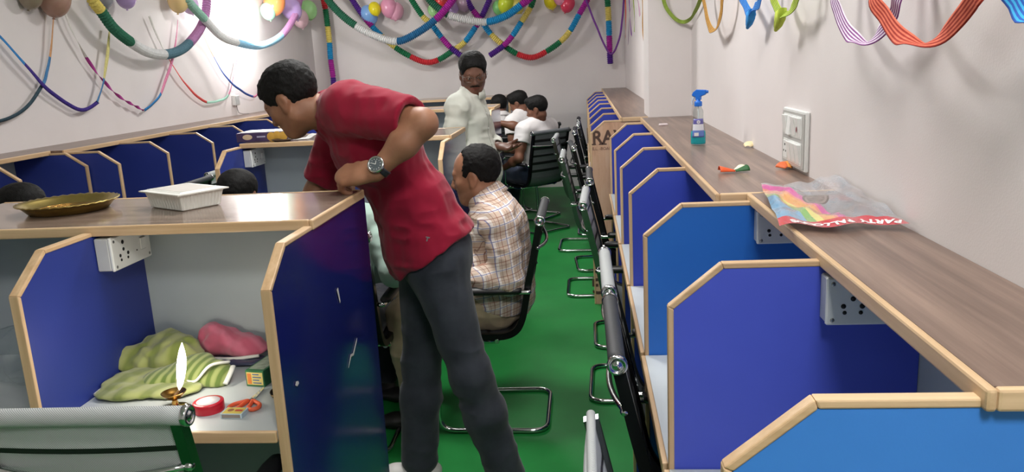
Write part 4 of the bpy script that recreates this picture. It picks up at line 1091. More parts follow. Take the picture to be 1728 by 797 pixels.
# ------------------------------------------------------------------ people
def skin_mat(name, c):
    k = NT(name); v = k.coords('Object'); f = k.noise(v, 14, 5); g = k.noise(v, 350, 2)
    k.color(k.ramp(f, [(0.3, mix(c, (30, 10, 5), .12)), (0.7, mix(c, (255, 210, 180), .08))])); k.set(0.5, spec=0.4); k.bump(g, .08, .001)
    k.b.inputs['Subsurface Weight'].default_value = 0.06; k.b.inputs['Subsurface Radius'].default_value = (.01, .004, .002)
    return k.m
def cloth_mat(name, c, var=.08, bump=.25, scale=700):
    k = NT(name); v = k.coords('Object'); f = k.noise(v, 9, 5); g = k.noise(v, scale, 2)
    k.color(k.ramp(f, [(0.3, mix(c, (0, 0, 0), var)), (0.7, mix(c, (255, 255, 255), var * .4))])); k.set(0.85, spec=0.2, sheen=.15); k.bump(g, bump, .001)
    return k.m
def plaid_mat():
    """beige check: brown, blue and white lines crossing, laid out in the garment's own space"""
    k = NT('plaid_shirt_cotton'); v = k.coords('Object'); sp = k.n('ShaderNodeSeparateXYZ'); k.l(v, sp.inputs[0])
    def bands(src, per, ofs, w):
        a = k.n('ShaderNodeMath', operation='MULTIPLY_ADD'); a.inputs[1].default_value = 1 / per; a.inputs[2].default_value = ofs; k.l(src, a.inputs[0])
        b = k.n('ShaderNodeMath', operation='FRACT'); k.l(a.outputs[0], b.inputs[0])
        c = k.n('ShaderNodeMath', operation='LESS_THAN'); c.inputs[1].default_value = w; k.l(b.outputs[0], c.inputs[0]); return c.outputs[0]
    sx = k.n('ShaderNodeMath', operation='MULTIPLY_ADD'); sx.inputs[1].default_value = .8; k.l(sp.outputs['Y'], sx.inputs[0]); k.l(sp.outputs['X'], sx.inputs[2])
    zz = k.n('ShaderNodeMath', operation='MULTIPLY_ADD'); zz.inputs[1].default_value = -.25; k.l(sp.outputs['X'], zz.inputs[0]); k.l(sp.outputs['Z'], zz.inputs[2])
    col = None
    base = k.n('ShaderNodeRGB'); base.outputs[0].default_value = lin((202, 182, 166)); col = base.outputs[0]
    for src, per, ofs, w, c, fac in ((sx.outputs[0], .062, 0, .16, (236, 230, 226), .8), (zz.outputs[0], .062, .1, .16, (236, 230, 226), .8), (sx.outputs[0], .062, .04, .055, (104, 112, 160), .8), (zz.outputs[0], .062, .06, .055, (104, 112, 160), .8),
                                (sx.outputs[0], .062, .45, .05, (136, 84, 66), .75), (zz.outputs[0], .062, .5, .05, (136, 84, 66), .75), (sx.outputs[0], .062, .7, .035, (120, 84, 80), .6), (zz.outputs[0], .062, .72, .035, (120, 84, 80), .6)):
        m = k.n('ShaderNodeMix', data_type='RGBA'); f = bands(src, per, ofs, w)
        g = k.n('ShaderNodeMath', operation='MULTIPLY'); g.inputs[1].default_value = fac; k.l(f, g.inputs[0]); k.l(g.outputs[0], m.inputs['Factor'])
        k.l(col, m.inputs['A']); m.inputs['B'].default_value = lin(c); col = m.outputs['Result']
    k.color(col); k.set(.8, spec=.2); k.bump(k.noise(v, 600, 2), .2, .001)
    return k.m
def hair_mat(name, c):
    k = NT(name); v = k.coords('Object', (1, 1, .5)); f = k.noise(v, 260, 3)
    k.color(k.ramp(f, [(0.35, mix(c, (0, 0, 0), .4)), (0.75, mix(c, (80, 74, 70), .06))])); k.set(.68, spec=.25); k.bump(f, .6, .003)
    return k.m
M['skin_a'] = skin_mat('brown_skin', (152, 106, 80)); M['skin_b'] = skin_mat('deep_brown_skin', (116, 76, 58)); M['skin_c'] = skin_mat('dark_brown_skin', (98, 64, 50))
M['lip'] = skin_mat('lip_skin', (118, 66, 58)); M['hair'] = hair_mat('black_hair', (9, 8, 8)); M['eye_white'] = mat('eye_white', (226, 222, 216), .25, var=.01); M['iris'] = mat('dark_iris', (34, 22, 16), .2)
M['maroon'] = cloth_mat('maroon_cotton', (146, 15, 46)); M['jeans'] = cloth_mat('charcoal_denim', (52, 56, 66), .14); M['plaid'] = plaid_mat()
M['khaki'] = cloth_mat('beige_trouser_cotton', (186, 168, 138)); M['white_shirt'] = cloth_mat('off_white_linen', (208, 210, 200), .05); M['tee'] = cloth_mat('white_tee_cotton', (226, 222, 222), .04)
M['mint'] = cloth_mat('mint_cotton', (178, 206, 194)); M['dark_cloth'] = cloth_mat('dark_trouser_cloth', (36, 38, 46)); M['denim_dark'] = cloth_mat('dark_blue_denim', (40, 50, 70))
M['shoe'] = mat('white_sneaker', (214, 212, 208), .5); M['sandal'] = mat('black_sandal', (26, 24, 24), .5); M['glass'] = None
M['thread'] = mat('pale_thread', (190, 180, 170), .7)

def basis(f, u):
    """head axes as columns: right, forward, up"""
    f = unit(f); u = v3(u); u = u - f * (u @ f); u = u / np.linalg.norm(u); r = np.cross(f, u)
    return np.stack([r, f, u], 1)
def head_prims(c, H, s=1.0, ears=True):
    L = lambda *p: v3(c) + H @ (np.array(p) * s)
    E = lambda p, r, k=.02: ell(L(*p), np.array(r) * s, H, k * s)
    C = lambda a, b, ra, rb, k=.02: cone(L(*a), L(*b), ra * s, rb * s, k * s)
    G = [E((0, -.012, .034), (.074, .096, .086)), E((0, .022, -.030), (.060, .070, .078), .04), E((0, .060, -.088), (.026, .022, .020), .04)]
    for q in (-1, 1):
        G += [C((q * .052, .004, -.058), (q * .022, .058, -.090), .018, .016, .03), E((q * .041, .052, -.020), (.022, .024, .020), .025)]
    G += [C((-.032, .076, .022), (.032, .076, .022), .0115, .0115, .018), C((0, .084, .012), (0, .104, -.026), .0085, .0115, .012), E((-.013, .092, -.031), (.009, .011, .008), .01), E((.013, .092, -.031), (.009, .011, .008), .01)]
    G += [sub(E((q * .031, .092, .003), (.018, .014, .010)), .012 * s) for q in (-1, 1)]
    G += [E((q * .031, .074, .003), (.0145, .0135, .0125), .006) for q in (-1, 1)] + [E((q * .031, .0758, .0085), (.0155, .0135, .0075), .004) for q in (-1, 1)]          # lids over the eyes
    G += [E((0, .081, -.053), (.023, .012, .0062), .008), E((0, .080, -.0635), (.020, .012, .0068), .006), sub(C((-.021, .092, -.0578), (.021, .092, -.0578), .0022, .0022), .003 * s)]
    if ears:
        for q in (-1, 1):
            G += [E((q * .076, -.006, -.004), (.009, .018, .028), .01), E((q * .075, .004, -.030), (.008, .010, .012), .01), sub(E((q * .088, .000, .000), (.008, .011, .018)), .006 * s)]
    return G
def lips_test(c, H, s):
    def f(P):
        q = (P - v3(c)) @ H / s
        return ((np.abs(q[:, 0]) < .024) & (q[:, 1] > .078) & (np.abs(q[:, 2] + .0585) < .0125 * np.sqrt(np.maximum(0, 1 - (q[:, 0] / .024) ** 2)))).astype(int)
    return f
def hand_prims(w, d, n, side, curls=(.3, .35, .4, .45), thumb=(.5, .3), s=1.0, spread=.06):
    """w wrist, d direction to the fingers, n palm normal, side: +1 / -1 which way the thumb lies (d x n times side)"""
    d = unit(d); n = v3(n); n = n - d * (n @ d); n = unit(n); t = np.cross(d, n) * side; w = v3(w)
    G = [fcone(w, w + d * .045 * s, .026 * s, .034 * s, n, .55, .02), fcone(w + d * .045 * s, w + d * .085 * s, .034 * s, .036 * s, n, .40, .02)]
    ls = (.074, .082, .076, .060)
    for i in range(4):
        o = (1.5 - i) * .0195 * s
        kn = w + d * (.094 - abs(i - 1.2) * .004) * s + t * o
        G.append(cone(w + d * .03 * s + t * o * .6, kn, .011 * s, .0105 * s, .012))
        a = curls[i]; ang = 0; p = kn; r = .0095 * s
        dd = unit(d + t * (1.5 - i) * spread)
        for j, fr in enumerate((.46, .30, .24)):
            ang += a * (1, 1.15, .8)[j]
            q = p + (dd * math.cos(ang) + n * math.sin(ang)) * ls[i] * fr * s
            G.append(cone(p, q, r, r * .9, .006)); p = q; r *= .9
    b = w + d * .028 * s + t * .026 * s
    G.append(cone(w + d * .012 * s + t * .012 * s, b, .017 * s, .015 * s, .02))
    td = unit(d * math.cos(thumb[0]) + t * math.sin(thumb[0]) + n * .25)
    p = b; r = .0125 * s
    for j, l in enumerate((.042, .032, .026)):
        q = p + td * l * s; G.append(cone(p, q, r, r * .9, .010)); p = q; r *= .88
        td = unit(td * math.cos(thumb[1]) + (n * .6 - t * .5) * math.sin(thumb[1]))
    return G
def perp(a, b, h):
    ax = unit(v3(b) - v3(a)); h = v3(h); h = h - ax * (h @ ax); return unit(h)
def torso_prims(J, e=0.0, k=.05, belly=0.0):
    """pelvis to neck, e = ease added for cloth"""
    P, W, Cc, N = (v3(J[q]) for q in ('pelvis', 'waist', 'chest', 'neck'))
    sd = unit(v3(J['sl']) - v3(J['sr'])); hd = unit(v3(J['hl']) - v3(J['hr']))
    def R(a, b, s_):
        u = unit(b - a); r = unit(s_ - u * (s_ @ u)); f = np.cross(u, r); return np.stack([r, f, u], 1)
    g = J.get('girth', 1.0)
    G = [ell(P, np.array([.160, .115, .115]) * g + e, R(P, W, hd), k), ell(W, np.array([.142, .112, .13]) * g + e, R(P, Cc, unit(hd + sd)), k), ell(Cc, np.array([.162, .118, .15]) * g + e, R(W, N, sd), k),
         cone(v3(J['sl']), v3(J['sr']), .062 + e, .062 + e, k)]
    G += [cone(N, v3(J[q]) * .82 + N * .18, .052 + e * .8, .056 + e, k) for q in ('sl', 'sr')]
    if belly:
        f = J['front']; G.append(ell(W + v3(f) * .05 - np.array([0, 0, .02]), np.array([.12, .10, .11]) + e + belly, None, .06))
    return G
def arm_prims(J, q, e=0.0, k=.03):
    s_, el, w = v3(J['s' + q]), v3(J['e' + q]), v3(J['w' + q]); m = el * .45 + w * .55
    return [cone(s_, el, .053 + e, .042 + e, k), cone(s_ * .6 + el * .4, s_ * .4 + el * .6, .052 + e, .050 + e, k), cone(el, el * .6 + w * .4, .042 + e, .043 + e, k), cone(el * .6 + w * .4, w, .042 + e, .027 + e, k)]
def leg_prims(J, q, e=0.0, k=.04, flare=0.0):
    h, kn, a = v3(J['h' + q]), v3(J['k' + q]), v3(J['a' + q])
    return [cone(h, kn, .088 + e, .058 + e, k), cone(kn, kn * .62 + a * .38, .057 + e, .056 + e + flare * .3, k), cone(kn * .62 + a * .38, a, .055 + e + flare * .3, .036 + e + flare, k)]
def foot_prims(J, q, e=0.0):
    a = v3(J['a' + q]); t = unit(J['t' + q]); b = a + np.array([0, 0, -.055])
    return [fcone(b - t * .04, b + t * .10, .038 + e, .040 + e, (0, 0, 1), .75, .03), fcone(b + t * .10, b + t * .165, .040 + e, .030 + e, (0, 0, 1), .6, .02), cone(a, b, .036 + e, .036 + e, .03)]
def wrinkle(amp, f1, seed):
    def g(P):
        q = P.copy(); q[:, 2] *= 1.9
        a = vnoise(q, f1, seed); b = vnoise(P * np.array([1.7, 1.7, .7]), f1 * 2.1, seed + 3)
        return amp * (-np.abs(a) * 1.3 + .4) + amp * .4 * b
    return g
def hair_prims(c, H, s=1.0, style='short', lift=.008):
    L = lambda *p: v3(c) + H @ (np.array(p) * s)
    E = lambda p, r, k=.01: ell(L(*p), np.array(r) * s, H, k * s)
    G = [E((0, -.013, .036), (.074 + lift * .8, .096 + lift, .086 + lift))]
    G += [E((q * .026, -.012, .062), (.050, .084, .052), .03) for q in (-1, 1)]
    if style == 'receding':
        G += [sub(E((0, .100, .036), (.072, .096, .102)), .02 * s), sub(E((0, .085, .115), (.045, .075, .030)), .02 * s), sub(E((.052, .075, .07), (.034, .062, .050)), .02 * s), sub(E((-.052, .075, .07), (.034, .062, .050)), .02 * s), sub(E((0, .060, -.06), (.09, .066, .085)), .012 * s)]
    elif style == 'fringe':
        G += [E((0, .052, .100), (.052, .045, .030), .02), sub(E((0, .110, .000), (.078, .060, .078)), .012 * s), sub(E((0, .060, -.06), (.09, .066, .085)), .012 * s)]
    else:
        G += [sub(E((0, .110, -.010), (.100, .072, .090)), .010 * s), sub(rbox(L(0, .12, -.03), np.array([.09, .055, .082]) * s, H, .01), .012 * s), sub(E((0, .060, -.06), (.09, .066, .085)), .012 * s)]
    G += [sub(E((q * .088, -.002, -.022), (.030, .030, .052)), .006 * s) for q in (-1, 1)]
    G += [cut(L(0, -.06, -.082), H @ np.array([0, -.25, -1.0]), .01 * s)]
    return G
def hair_noise(seed): return lambda P: .0022 * vnoise(P, 95, seed) + .0016 * vnoise(P, 210, seed + 1)
def brows_lashes(c, H, s, parent, name='eyebrows'):
    L = lambda *p: v3(c) + H @ (np.array(p) * s)
    G = []
    for q in (-1, 1): G += [cone(L(q * .012, .0850, .0235), L(q * .030, .0845, .027), .0042 * s, .0044 * s, .004), cone(L(q * .030, .0845, .027), L(q * .048, .0715, .022), .0042 * s, .0028 * s, .004)]
    return sdf_mesh([G], .0024 * s, name, M['hair'], parent, relax=1)
def eyes(c, H, s, parent, look=(0, 0)):
    for q in (-1, 1):
        p = v3(c) + H @ (np.array([q * .031, .0765, .003]) * s); e = MB().ell((0, 0, 0), (.0128 * s, .0128 * s, .0085 * s), 16, 10, 0)
        T = Matrix([list(r) for r in H]).to_4x4(); T.translation = Vector(p) - Vector(parent.location)
        m = MB(); m.ell((0, 0, 0), (.0120 * s, .0122 * s, .0055 * s), 18, 12, 0, T); ob = m.build('eyeball', M['eye_white'], parent)
        m = MB(); m.ell((look[0] * s, .0105 * s, look[1] * s - .0008 * s), (.0050 * s, .0030 * s, .0048 * s), 14, 8, 0, T); m.build('iris', M['iris'], ob)
def moustache(c, H, s, parent, beard=False):
    L = lambda *p: v3(c) + H @ (np.array(p) * s)
    G = [cone(L(-.027, .080, -.051), L(-.005, .0935, -.0430), .0036 * s, .0050 * s, .004), cone(L(.027, .080, -.051), L(.005, .0935, -.0430), .0036 * s, .0050 * s, .004)]
    sdf_mesh([G], .0024 * s, 'moustache', M['hair'], parent, disp=lambda P: .0008 * vnoise(P, 240, 5))
def person(name_label, origin, J, skin, shirt, trousers, vox=.006, head=None, hairstyle='short', sleeves=('long', 'long'), hands=None, feet='shoe', collar=None, hem=None, neckline=True,
           wr=(.006, 17), ease=.014, flare=.004, shoes=M['sandal'], hs=1.0, seedn=1, kind='person', face=True, belly=0.0, group=None, tee_depth=.45, sleeve_r=(.064, .064)):
    t = thing('person', origin, 0, name_label, kind, group)
    c, H = v3(J['head']), J['H']
    body = torso_prims(J, 0, .05, belly)
    for q in 'lr':
        body += arm_prims(J, q) + leg_prims(J, q) + foot_prims(J, q)
        if hands and q in hands: body += hand_prims(v3(J['w' + q]), *hands[q][0], **hands[q][1])
    nk = c + H @ np.array([0, -.022, -.060]) * hs
    body += [cone(v3(J['neck']), nk, .058 * hs, .052 * hs, .03)]
    body += head_prims(c, H, hs)
    sdf_mesh([body], vox, 'body', [skin, M['lip']], t, matf=lips_test(c, H, hs))
    sdf_mesh([hair_prims(c, H, hs, hairstyle)], max(vox * .7, .0036), 'hair', M['hair'], t, disp=hair_noise(seedn))
    if face:
        eyes(c, H, hs, t); brows_lashes(c, H, hs, t)
    # shirt
    groups = []
    up = unit(v3(J['chest']) - v3(J['pelvis']))
    tg = torso_prims(J, ease, .05, belly)
    if hem is not None:
        sk = hem.get('skirt', .02); tg.append(ell(v3(J['pelvis']) + up * .02, np.array([.165, .125, .15]) * J.get('girth', 1.0) + ease + sk, np.stack([unit(v3(J['hl']) - v3(J['hr'])), np.cross(up, unit(v3(J['hl']) - v3(J['hr']))), up], 1), .06)); tg.append(cut(hem['p'], hem['n'], .006))
    tg.append(sub(cone(v3(J['neck']) + (nk - v3(J['neck'])) * .25, nk + (nk - v3(J['neck'])) * .6, .060 * hs, .066 * hs), .008))
    if neckline:
        u = unit(nk - v3(J['neck'])); base = v3(J['neck']) + u * .018
        pass
    groups.append(tg)
    if collar:
        u = unit(nk - v3(J['neck'])); base = v3(J['neck']) + u * .016; fr = H[:, 1] - u * (H[:, 1] @ u); fr = unit(fr); rt = np.cross(fr, u); rows = []
        for a in np.linspace(.32, 2 * PI - .32, 44):
            front = max(0, math.cos(a)); d_ = fr * math.cos(a) + rt * math.sin(a)
            rows.append([Vector(base + d_ * (r_ + .012 * front) * hs + u * (z_ - .022 * front * (z_ < 0)) * hs - v3(origin)) for r_, z_ in ((.060, .004), (.062, .026), (.066, .034), (.072, .026), (.080, .004), (.087, -.016))])
        MB().sheet(rows, .003).build('collar', shirt, t)
    for q, sl in zip('lr', sleeves):
        a = arm_prims(J, q, ease + .003); s_, el, w = v3(J['s' + q]), v3(J['e' + q]), v3(J['w' + q])
        if sl == 'short':
            m = s_ * (1 - tee_depth) + el * tee_depth; ax = unit(el - s_)
            a = [cone(s_, m + ax * .03, sleeve_r[0] + ease, sleeve_r[1] + ease * 1.1, .03), cut(m, ax, .005), sub(cone(m - ax * .030, m + ax * .06, sleeve_r[1] - .012 + ease * .7, sleeve_r[1] - .012 + ease * .7), .004)]
        else:
            m = w - unit(w - el) * .012; ax = unit(w - el); a += [cut(m, ax, .005), sub(cone(m - ax * .02, m + ax * .05, .029 + ease * .5, .029 + ease * .5), .003)]
        groups.append(a)
    sdf_mesh(groups, vox, 'shirt', shirt, t, disp=wrinkle(wr[0], wr[1], seedn), kgroup=.014, relax=1)
    tr = [ell(v3(J['pelvis']), np.array([.162, .118, .115]) * J.get('girth', 1.0) + .010, np.stack([unit(v3(J['hl']) - v3(J['hr'])), np.cross(up, unit(v3(J['hl']) - v3(J['hr']))), up], 1), .05)]
    for q in 'lr':
        tr += leg_prims(J, q, .014, .04, flare)
    cuts = [tr]
    for q in 'lr':
        a = v3(J['a' + q]); ax = unit(a - v3(J['k' + q])); tr.append(sub(cone(a - ax * .02, a + ax * .05, .036 + flare * .7, .038 + flare * .7), .004))
    sdf_mesh(cuts, vox, 'trousers', trousers, t, disp=wrinkle(wr[0] * .9, wr[1] * .8, seedn + 7), kgroup=.02)
    for q in 'lr':
        a = v3(J['a' + q]); g = foot_prims(J, q, .006) + [cut(a + np.array([0, 0, .012]), (0, 0, 1), .006)]
        sdf_mesh([g], max(vox * .9, .005), 'shoe', shoes, t)
    return t

def seatedJ(x, y, deg, lean=.04, seat=.555, spread=.10, h=1.0, knee=.42):
    """joints of someone sitting; deg 0 faces the back wall, 90 faces left"""
    a = math.radians(deg); f = np.array([-math.sin(a), math.cos(a), 0]); l = np.array([-f[1], f[0], 0]); z = np.array([0, 0, 1.0]); o = np.array([x, y, 0.0])
    at = lambda fw, lf, up: o + f * fw + l * lf + z * up
    J = dict(pelvis=at(0, 0, seat), waist=at(lean * .4, 0, seat + .16), chest=at(lean, 0, seat + .31), neck=at(lean * 1.6, 0, seat + .475), head=at(lean * 1.6 + .05, 0, seat + .585))
    J['sl'] = at(lean * 1.2, .185, seat + .40); J['sr'] = at(lean * 1.2, -.185, seat + .40)
    J['el'] = at(.02, .235, seat + .14); J['er'] = at(.02, -.235, seat + .14); J['wl'] = at(.24, .20, seat + .15); J['wr'] = at(.24, -.20, seat + .15)
    J['hl'] = at(.02, .09, seat - .03); J['hr'] = at(.02, -.09, seat - .03); J['kl'] = at(knee, spread, seat - .045); J['kr'] = at(knee, -spread, seat - .045)
    J['al'] = at(knee + .02, spread, .085); J['ar'] = at(knee + .02, -spread, .085); J['tl'] = f; J['tr'] = f; J['front'] = f
    J['H'] = basis(f + np.array([0, 0, -.15]), (0, 0, 1)); J['f'] = f; J['l'] = l
    return J

# the man leaning over the front counter
J = dict(pelvis=(-.555, 2.72, .945), waist=(-.618, 2.71, 1.135), chest=(-.722, 2.685, 1.325), neck=(-.868, 2.665, 1.462), head=(-.985, 2.625, 1.512), sl=(-.752, 2.51, 1.482), sr=(-.875, 2.86, 1.40),
         el=(-.490, 2.375, 1.432), er=(-1.03, 2.91, 1.16), wl=(-.640, 2.335, 1.292), wr=(-1.10, 2.76, 1.02), hl=(-.535, 2.63, .93), hr=(-.605, 2.81, .91), kl=(-.435, 2.625, .51), kr=(-.655, 2.82, .49),
         al=(-.335, 2.69, .09), ar=(-.685, 2.79, .09), tl=(-.95, -.2, 0), tr=(-.97, -.15, 0), front=(-.86, 0, -.5), girth=1.1)
J['H'] = basis((-.82, .14, -.54), (-.55, .05, .82))
hl = (((-.98, .14, -.06), (-.05, .62, -.78), -1), dict(curls=(.70, .78, .84, .9), thumb=(.45, .3), s=1.12))
hr_ = (((-.6, -.3, -.6), (0, -.5, -.5), 1), dict(curls=(.6, .65, .7, .75)))
red = person('man in a maroon tee and charcoal jeans leaning over the front counter, wearing a watch', (-.5, 2.72, 0), J, M['skin_a'], M['maroon'], M['jeans'], vox=.0048, sleeves=('short', 'short'), hands=dict(l=hl, r=hr_),
             hem=dict(p=(-.528, 2.72, .958), n=(.53, 0, -.85), skirt=.012), wr=(.0075, 11), ease=.018, flare=.022, shoes=M['shoe'], hs=.99, seedn=3, tee_depth=.84, sleeve_r=(.070, .052))
# wrist watch
wd = unit(v3(J['el']) - v3(J['wl'])); wc = v3(J['wl']) + wd * .022
ax = unit(np.array([-.05, -.90, .44]) - wd * (np.array([-.05, -.90, .44]) @ wd)); wo = Vector(red.location)
m = MB(); sdv = np.cross(wd, ax)
rows = []
for k in range(41):
    a = 2 * PI * k / 40; rd = ax * math.cos(a) * .032 + sdv * math.sin(a) * .034
    rows.append([Vector(wc + rd + wd * q) - wo for q in (-.010, -.005, .005, .010)])
watch = m.sheet(rows, .003, 0, True).build('watch_strap', mat('dark_watch_strap', (40, 42, 48), .4), red)
T = frame(Vector(wc + ax * .031) - wo, Vector(-wd), Vector(ax))
wcase = MB().lathe([(0, -.003), (.024, -.003), (.0265, 0), (.0265, .007), (.0245, .0095), (.0205, .0095), (.020, .0080)], 36, 0, T).build('watch_case', M['chrome'], watch)
MB().lathe([(.0202, .0078), (0, .0079)], 32, 0, T).build('watch_dial', mat('grey_watch_dial', (84, 92, 98), .25), watch)
m = MB(); hv = mat('white_watch_hand', (232, 232, 228), .4)
for a, l in ((2.2, .011), (3.6, .0145)):
    T2 = T @ Matrix.Rotation(a, 4, 'Z'); MB().box((-.0008, 0, .0082), (.0008, l, .0088), 0, T2).build('watch_hand', hv, watch)
mk = MB()
for k in range(12): mk.box((-.0007, .0145, .0080), (.0007, .0172, .0085), 0, T @ Matrix.Rotation(k * PI / 6, 4, 'Z'))
mk.build('hour_marks', hv, watch)

# small embroidered mark near the hem of the tee
dg = bpy.context.evaluated_depsgraph_get(); bpy.context.view_layer.update()
shirt_ob = [c for c in red.children if c.name.startswith('shirt')][0]
ok, loc, nrm, _ = shirt_ob.ray_cast(Vector((-.535, 1.5, 1.035)) - wo, Vector((0, 1, 0)))
if ok:
    text_obj('embroidered_mark', 'T', .020, mat('mark_grey_thread', (112, 120, 120), .8), shirt_ob, frame(loc + nrm * .0015, Vector((1, 0, -.3)), nrm), .0006, 'CENTER', .001)

# the man in the plaid shirt
J = dict(pelvis=(-.405, 3.42, .565), waist=(-.388, 3.42, .72), chest=(-.398, 3.42, .865), neck=(-.428, 3.42, 1.012), head=(-.486, 3.425, 1.118), sl=(-.368, 3.238, .925), sr=(-.425, 3.60, .925), el=(-.335, 3.19, .70), er=(-.41, 3.655, .70),
         wl=(-.56, 3.22, .705), wr=(-.63, 3.60, .70), hl=(-.42, 3.33, .535), hr=(-.42, 3.51, .535), kl=(-.835, 3.30, .515), kr=(-.84, 3.52, .51), al=(-.80, 3.26, .09), ar=(-.85, 3.52, .09), tl=(-1, -.15, 0), tr=(-1, .1, 0), front=(-1, 0, 0))
J['H'] = basis((-.97, .10, -.16), (-.12, 0, 1))
J['girth'] = 1.06
pl = person('man in a beige plaid shirt and beige trousers sitting sideways on a black chair', (-.42, 3.42, 0), J, M['skin_a'], M['plaid'], M['khaki'], vox=.0048, hairstyle='receding', hands=dict(l=(((-1, .1, -.08), (0, .3, -.95), -1), dict(curls=(.4, .45, .5, .55))), r=(((-1, -.1, -.1), (0, -.3, -.95), 1), dict(curls=(.4, .45, .5, .55)))),
            collar=True, hem=dict(p=(-.40, 3.42, .53), n=(-.25, 0, -1), skirt=.0), wr=(.007, 15), ease=.016, seedn=11, belly=.02, hs=1.07)
moustache(J['head'], J['H'], 1.07, pl)

# the standing man in white with glasses
J = dict(pelvis=(-.715, 5.11, .90), waist=(-.712, 5.115, 1.06), chest=(-.735, 5.125, 1.235), neck=(-.722, 5.12, 1.405), head=(-.700, 5.085, 1.545), sl=(-.735, 5.29, 1.325), sr=(-.795, 4.955, 1.335), el=(-.645, 5.37, 1.06), er=(-.845, 4.965, 1.03), wl=(-.575, 5.15, 1.065), wr=(-.76, 4.93, .80),
         hl=(-.68, 5.20, .885), hr=(-.745, 5.02, .885), kl=(-.66, 5.20, .49), kr=(-.73, 5.02, .49), al=(-.69, 5.21, .09), ar=(-.76, 5.02, .09), tl=(.9, -.2, 0), tr=(.9, -.4, 0), front=(.9, -.35, 0), girth=.93)
J['H'] = basis((.22, -.90, -.38), (.06, -.30, 1))
wm = person('standing man in an off white shirt and glasses with one palm held out', (-.715, 5.11, 0), J, M['skin_c'], M['white_shirt'], M['dark_cloth'], vox=.006, hands=dict(l=(((.88, -.42, -.12), (.05, -.25, .96), -1), dict(curls=(.22, .25, .3, .38), s=1.05)), r=(((.1, 0, -1), (.3, .9, 0), 1), dict(curls=(.3, .35, .4, .4)))),
            collar=True, hem=dict(p=(-.7, 5.1, .80), n=(0, 0, -1), skirt=.03), ease=.017, wr=(.007, 12), hs=1.06, seedn=21)
moustache(J['head'], J['H'], 1.08, wm)
c, H = v3(J['head']), J['H']
gl = MB(); L = lambda *p: Vector(c + H @ (np.array(p) * 1.08)) - Vector(wm.location)
fr = []
for q in (-1, 1):
    loop = fillet([L(q * .010, .104, .018), L(q * .056, .094, .020), L(q * .054, .094, -.014), L(q * .014, .103, -.014)], .014, 5, True)
    gl.tube(loop, .0010, 8, 0, closed=True)
    gl.tube([L(q * .056, .094, .014), L(q * .079, .060, .012), L(q * .082, .005, .010), L(q * .080, -.02, -.008)], .0013, 8)
gl.tube([L(-.010, .104, .012), L(0, .108, .014), L(.010, .104, .012)], .0013, 8)
bpy.context.view_layer.update()
wsh = [q for q in wm.children if q.name.startswith('shirt')][0]; pk = []
for z in np.linspace(1.33, .84, 26):
    d_ = Vector((-.93, .30, 0)).normalized(); p0_ = Vector((-.70 - .045 * (1.33 - z), 5.10, z)) - Vector(wm.location) - d_ * .6
    ok, loc, nrm, _ = wsh.ray_cast(p0_, d_)
    if ok: pk.append(loc + nrm * .001)
if len(pk) > 5:
    MB().tube(pk, .0013, 8).build('placket_seam', mat('shirt_seam_grey', (150, 150, 140), .8), wsh)  # thin grey line down the placket
    for p_ in pk[2::5]: MB().ell(tuple(p_ + Vector((.004, -.012, 0))), (.0038, .0038, .0038), 10, 6).build('button', M['plastic'], wsh)
gobj = gl.build('spectacles', mat('spectacle_metal', (120, 116, 112), .3, .8), wm)

# seated people further back
J = seatedJ(-.475, 7.50, 50, lean=-.03, seat=.575)
J['head'] = J['neck'] + np.array([.0, -.02, .108]); J['H'] = basis((-.93, .15, -.28), (-.2, 0, 1))
J['er'] = np.array([-.60, 7.68, .97]); J['wr'] = np.array([-.83, 7.66, 1.03]); J['el'] = J['sl'] + np.array([-.05, -.06, -.25]); J['wl'] = J['el'] + np.array([-.15, .14, -.10])
tee = person('young man in a white tee sitting on the ribbed chair with one arm stretched out', (-.475, 7.50, 0), J, M['skin_b'], M['tee'], M['denim_dark'], vox=.007, hairstyle='fringe', sleeves=('short', 'short'), hands=dict(l=(((-.8, .4, -.3), (0, .5, .8), -1), dict(curls=(.7, .75, .8, .8))), r=(((-1, 0, 0), (0, 0, -1), 1), dict(curls=(.5, .5, .5, .5)))), ease=.014, wr=(.003, 14), seedn=31)
moustache(J['head'], J['H'], 1.0, tee)
J = seatedJ(-.585, 8.12, 60, lean=.05, seat=.60); J['H'] = basis((-.86, .25, -.40), (-.2, 0, 1)); J['head'] = J['head'] + np.array([.03, 0, .0])
person('young man with thick black hair seated just behind the white tee', (-.585, 8.12, 0), J, M['skin_b'], M['tee'], M['dark_cloth'], vox=.008, hairstyle='fringe', sleeves=('short', 'short'), hands=dict(l=(((-1, .3, 0), (0, 0, -1), -1), {}), r=(((-1, .3, 0), (0, 0, -1), 1), {})), ease=.014, wr=(.003, 14), seedn=41, face=False)
J = seatedJ(-.89, 8.52, 30, lean=.0); J['H'] = basis((-.55, .8, -.2), (0, 0, 1))
person('dark haired person in a pale shirt seated behind the third row end panel', (-.89, 8.52, 0), J, M['skin_c'], M['tee'], M['dark_cloth'], vox=.008, hands=dict(l=(((-.5, .8, 0), (0, 0, -1), -1), {}), r=(((-.5, .8, 0), (0, 0, -1), 1), {})), ease=.012, seedn=51, face=False, collar=True)
J = seatedJ(-1.585, 3.33, 0, lean=.03, seat=.475)
person('person behind the front counter beside the white tray, only the dark hair showing', (-1.585, 3.33, 0), J, M['skin_b'], M['dark_cloth'], M['dark_cloth'], vox=.008, hands=dict(l=(((0, 1, 0), (0, 0, -1), -1), {}), r=(((0, 1, 0), (0, 0, -1), 1), {})), ease=.012, seedn=61, face=False)
J = seatedJ(-2.20, 3.10, 90, lean=.10, seat=.49)
